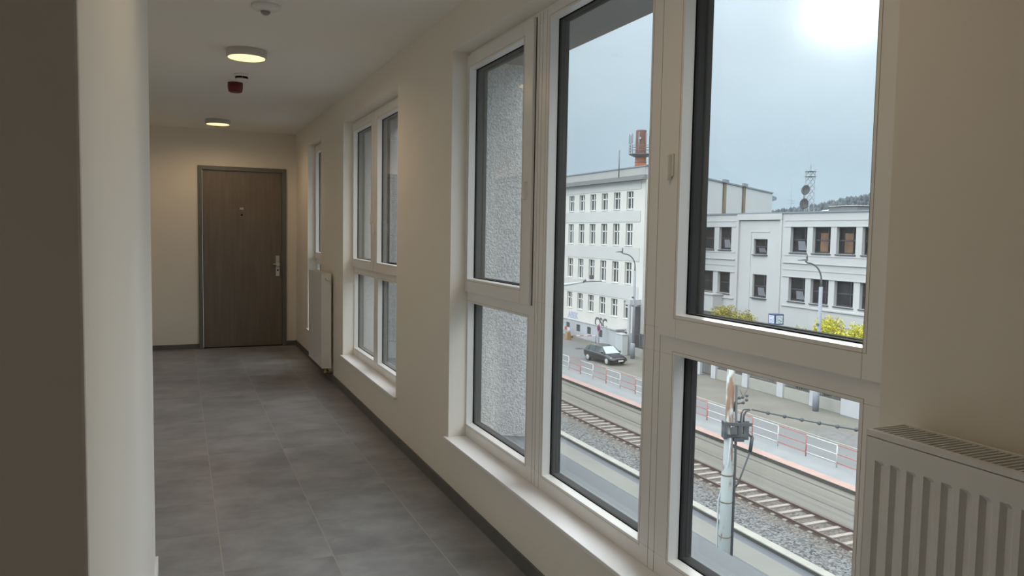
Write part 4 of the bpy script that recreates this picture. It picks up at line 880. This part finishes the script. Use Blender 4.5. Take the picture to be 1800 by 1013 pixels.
# ---------------------------------------------------------------- parked car
def car():
    root = empty('parked_car', (0, 0, 0)); ORG[root] = Vector((0, 0, 0))
    tag(root, 'dark purple black estate car parked on the far side of the street', 'car')
    # stations along length (x forward), body lower shell: (x, zlow, zhigh, halfwidth low, halfwidth high)
    st = [(-2.20, 0.42, 0.80, 0.62, 0.66), (-2.12, 0.28, 0.98, 0.80, 0.80), (-1.6, 0.22, 1.02, 0.88, 0.86), (-0.6, 0.20, 0.98, 0.90, 0.88), (0.5, 0.20, 0.94, 0.90, 0.88), (1.0, 0.20, 0.90, 0.89, 0.85), (1.6, 0.22, 0.80, 0.88, 0.80), (2.05, 0.26, 0.68, 0.82, 0.72), (2.22, 0.34, 0.56, 0.66, 0.60)]
    b = MB(); vs = []
    for x, zl, zh, wl, wh in st:
        zm = zl+(zh-zl)*0.55; ring_ = [(wl*0.86, zl), (wl, zl+0.12), (wl*1.02, zm), (wh, zh-0.06), (wh*0.86, zh)]
        vs += [(x, -w, z) for w, z in ring_]+[(x, w, z) for w, z in reversed(ring_)]
    n = 10; fs = [(i*n+k_, i*n+(k_+1) % n, (i+1)*n+(k_+1) % n, (i+1)*n+k_) for i in range(len(st)-1) for k_ in range(n)]+[tuple(range(n)), tuple(reversed(range((len(st)-1)*n, len(st)*n)))]
    b.add(vs, fs, True); o = b.build('body', 'carpaint', root); sbs = o.modifiers.new('s', 'SUBSURF'); sbs.levels = sbs.render_levels = 2
    # greenhouse
    gs = [(-2.02, 0.96, 1.00, 0.74, 0.72), (-1.70, 0.96, 1.36, 0.80, 0.62), (-1.2, 0.95, 1.45, 0.82, 0.64), (-0.2, 0.93, 1.48, 0.83, 0.66), (0.35, 0.92, 1.42, 0.83, 0.64), (1.08, 0.86, 0.90, 0.80, 0.74)]
    g = MB(); vs = []
    for x, zl, zh, wl, wh in gs: vs += [(x, -wl, zl), (x, -wh, zh-0.03), (x, -wh*0.85, zh), (x, wh*0.85, zh), (x, wh, zh-0.03), (x, wl, zl)]
    n = 6; g.add(vs, [(i*n+k_, i*n+(k_+1) % n, (i+1)*n+(k_+1) % n, (i+1)*n+k_) for i in range(len(gs)-1) for k_ in range(n)]+[tuple(range(n)), tuple(reversed(range((len(gs)-1)*n, len(gs)*n)))]); g.build('side_glass', 'carglass', root)
    rf = MB(); vs = []
    for x, zh, wh in ((-2.0, 1.02, 0.74), (-1.70, 1.365, 0.635), (-1.2, 1.455, 0.655), (-0.2, 1.485, 0.675), (0.35, 1.425, 0.655)): vs += [(x, -wh, zh-0.06), (x, -wh*0.85, zh+0.012), (x, wh*0.85, zh+0.012), (x, wh, zh-0.06)]
    rf.add(vs, [(i*4+k_, i*4+k_+1, (i+1)*4+k_+1, (i+1)*4+k_) for i in range(4) for k_ in range(3)]); 
    for s_ in (-1, 1):
        for xa, xb, t_ in ((0.35, 1.10, 0.03), (-0.45, -0.40, 0.035), (-1.35, -1.30, 0.035)):
            za = 1.42 if xa > 0 else 1.46; w1 = 0.655 if xa > 0 else 0.67
            rf.tube([(xa, s_*w1, za-0.03), (xb, s_*0.83, 0.91)], t_, 5)
    rf.build('roof', 'carpaint', root)
    ws = MB(); ws.hexa([(1.09, -0.72, 0.905), (1.09, 0.72, 0.905), (1.07, 0.72, 0.90), (1.07, -0.72, 0.90)], [(0.38, -0.56, 1.425), (0.38, 0.56, 1.425), (0.36, 0.56, 1.42), (0.36, -0.56, 1.42)]); ws.build('windscreen', 'screen', root)
    for sx in (-1.32, 1.38):
        for sy in (-0.80, 0.80):
            w = MB().lathe((sx, sy, 0.31), [(0.25, -0.11), (0.31, -0.09), (0.31, 0.09), (0.25, 0.11)], 24, 'y').build('wheel', 'tyre', root)
            r_ = MB(); s_ = 1 if sy > 0 else -1; r_.lathe((sx, sy+s_*0.112, 0.31), [(0.06, 0), (0.06, s_*0.01)], 12, 'y'); r_.lathe((sx, sy+s_*0.105, 0.31), [(0.215, 0), (0.215, s_*0.008), (0.19, s_*0.008)], 24, 'y')
            for k_ in range(5):
                a = k_*2*math.pi/5; r_.tube([(sx, sy+s_*0.118, 0.31), (sx+0.2*math.cos(a), sy+s_*0.115, 0.31+0.2*math.sin(a))], 0.03, 5)
            r_.build('alloy_rim', 'alloy', w)
    for s_ in (-1, 1):
        MB().hexa([(2.02, s_*0.50, 0.50), (2.14, s_*0.50, 0.50), (1.86, s_*0.80, 0.54), (1.78, s_*0.78, 0.54)], [(1.98, s_*0.50, 0.62), (2.12, s_*0.50, 0.60), (1.82, s_*0.80, 0.68), (1.72, s_*0.78, 0.68)]).build('headlight', 'headlight', root)
        MB().box(0.72, 0.88, s_*0.88, s_*1.04, 0.92, 1.04).build('wing_mirror', 'carpaint', root, bevel=0.02)
    MB().box(2.19, 2.215, -0.26, 0.26, 0.36, 0.46).build('number_plate', 'numplate', root)
    h = math.atan2(-1, 0.13); root.rotation_euler = (0, 0, h); root.location = (34.05, 58.9, G); return root
car()

# ---------------------------------------------------------------- small street items
uc = thing('utility_cabinet', (37.75, 62.3, G), 'white metal utility cabinet with ridged doors beside the left street lamp', 'cabinet')
q = MB(); q.box(37.45, 38.05, 61.7, 62.9, G, G+1.85); 
for k_ in range(9): q.box(37.43, 37.45, 61.76+k_*0.125, 61.82+k_*0.125, G+0.15, G+1.75)
q.build('body', 'cabinet', uc); MB().box(37.40, 38.10, 61.65, 62.95, G+1.85, G+1.93).build('lid', 'pillar', uc)
b2_ = thing('grey_kiosk', (38.7, 64.6, G), 'grey box kiosk with pale lid standing behind the white cabinet', 'kiosk')
MB().box(38.2, 39.1, 64.0, 65.3, G, G+2.0).build('body', 'plinth', b2_); MB().box(38.05, 39.2, 63.9, 65.4, G+2.0, G+2.12).build('lid', 'pillar', b2_)
bf = thing('wire_fence', (38.9, 61.0, G), 'dark mesh fence panel behind the left street lamp', 'fence')
q = MB()
for k_ in range(22): q.box(38.88, 38.92, 61.6-k_*0.16, 61.62-k_*0.16, G+0.35, G+2.0)
q.box(38.87, 38.93, 58.1, 61.7, G+1.95, G+2.0); q.build('bars', 'iron', bf); MB().box(38.8, 39.0, 58.0, 61.7, G, G+0.35).build('base_wall', 'lowwall', bf)
br = thing('road_barrier', (38.4, 76, G), 'red and white striped barrier board by the grey building', 'barrier')
for k_ in range(5): MB().box(38.38, 38.42, 74.0+k_*0.62, 74.62+k_*0.62, G+0.75, G+1.1).build('board_stripe', 'fred' if k_ % 2 else 'fwhite', br)
for yy in (74.2, 76.9): MB().box(38.42, 38.48, yy, yy+0.08, G, G+1.1).box(38.1, 38.8, yy-0.15, yy+0.25, G, G+0.14).build('barrier_foot', 'equip', br)
ob = thing('barrier_block', (37.6, 72.9, G), 'orange and grey barrier base block at the pavement edge', 'block')
MB().hexa([(37.35, 72.6, G), (37.85, 72.6, G), (37.85, 73.2, G), (37.35, 73.2, G)], [(37.42, 72.68, G+0.8), (37.78, 72.68, G+0.8), (37.78, 73.1, G+0.8), (37.42, 73.1, G+0.8)]).build('block', 'orangebox', ob)
pb = thing('striped_pole', (38.4, 71.0, G), 'thin red and white pole lying low from the orange block', 'barrier pole')
pts = [Vector((37.95, 72.5, G+0.45)), Vector((39.1, 69.6, G+0.75))]
for k_ in range(6): MB().tube([pts[0].lerp(pts[1], k_/6), pts[0].lerp(pts[1], (k_+1)/6)], 0.05, 8).build('pole_section', 'fred' if k_ % 2 == 0 else 'fwhite', pb)
MB().tube([pts[1], (39.1, 69.6, G)], 0.04, 8).build('support', 'galv', pb)
sg = thing('road_sign', (38.5, 67.9, G), 'round red and blue road sign on a thin post before the basement wall', 'road sign')
MB().tube([(38.5, 67.9, G), (38.5, 67.9, G+2.5)], 0.035, 8).build('post', 'galv', sg)
MB().lathe((38.47, 67.9, G+1.75), [(0.36, 0), (0.36, -0.02)], 24, 'x').build('sign_disc', 'signred', sg); MB().lathe((38.45, 67.9, G+1.75), [(0.25, 0), (0.25, -0.01)], 24, 'x').build('sign_face', 'signblue', sg)
mh = MB().lathe((35.6, 66.5, G+0.002), [(0.45, 0), (0.45, 0.012)], 20).build('manhole_cover', 'kerbdark'); tag(mh, 'dark round manhole cover in the pavement left of the cabinet', 'manhole cover')

# square street clock
ck = thing('street_clock', (34.6, 44.2, G), 'square blue framed street clock with white dials between the shrubs', 'clock')
ck0 = az(1367, 59.8); cx, cy = ck0.x, ck0.y; ck.location = (cx, cy, G); ORG[ck] = Vector((cx, cy, G))
MB().tube([(cx, cy, G), (cx, cy, -6.25)], 0.06, 10).build('post', 'mastwhite', ck)
Rz = Matrix.Translation((cx, cy, 0))@Matrix.Rotation(math.radians(-3.5), 4, 'Z')
zc = -5.86; hs = 0.38
MB().box(-hs, hs, -hs, hs, zc-hs, zc+hs).build('clock_case', 'signblue', ck, xf=Rz)
for ax in (0, 1):
    q = MB(); q.box(-hs-0.012, -hs-0.002, -0.29, 0.29, zc-0.29, zc+0.29)
    q2 = MB()
    for k_ in range(12):
        a = k_*math.pi/6; q2.tube([(-hs-0.018, 0.19*math.sin(a), zc+0.19*math.cos(a)), (-hs-0.018, 0.26*math.sin(a), zc+0.26*math.cos(a))], 0.014, 4)
    q3 = MB(); q3.tube([(-hs-0.024, 0, zc), (-hs-0.024, 0.13, zc-0.06)], 0.018, 4); q3.tube([(-hs-0.024, 0, zc), (-hs-0.024, -0.16, zc-0.14)], 0.013, 4)
    X = Rz@Matrix.Rotation(ax*math.pi/2, 4, 'Z')
    dl = q.build('dial', 'clockface', ck, xf=X); q2.build('hour_marks', 'signblue', dl, xf=X); q3.build('hands', 'equip', dl, xf=X)

# lift everything from eye height to real height above the floor
for o in list(C.objects):
    if o.parent is None and o.type in ('MESH', 'EMPTY'): o.location.z += EYE
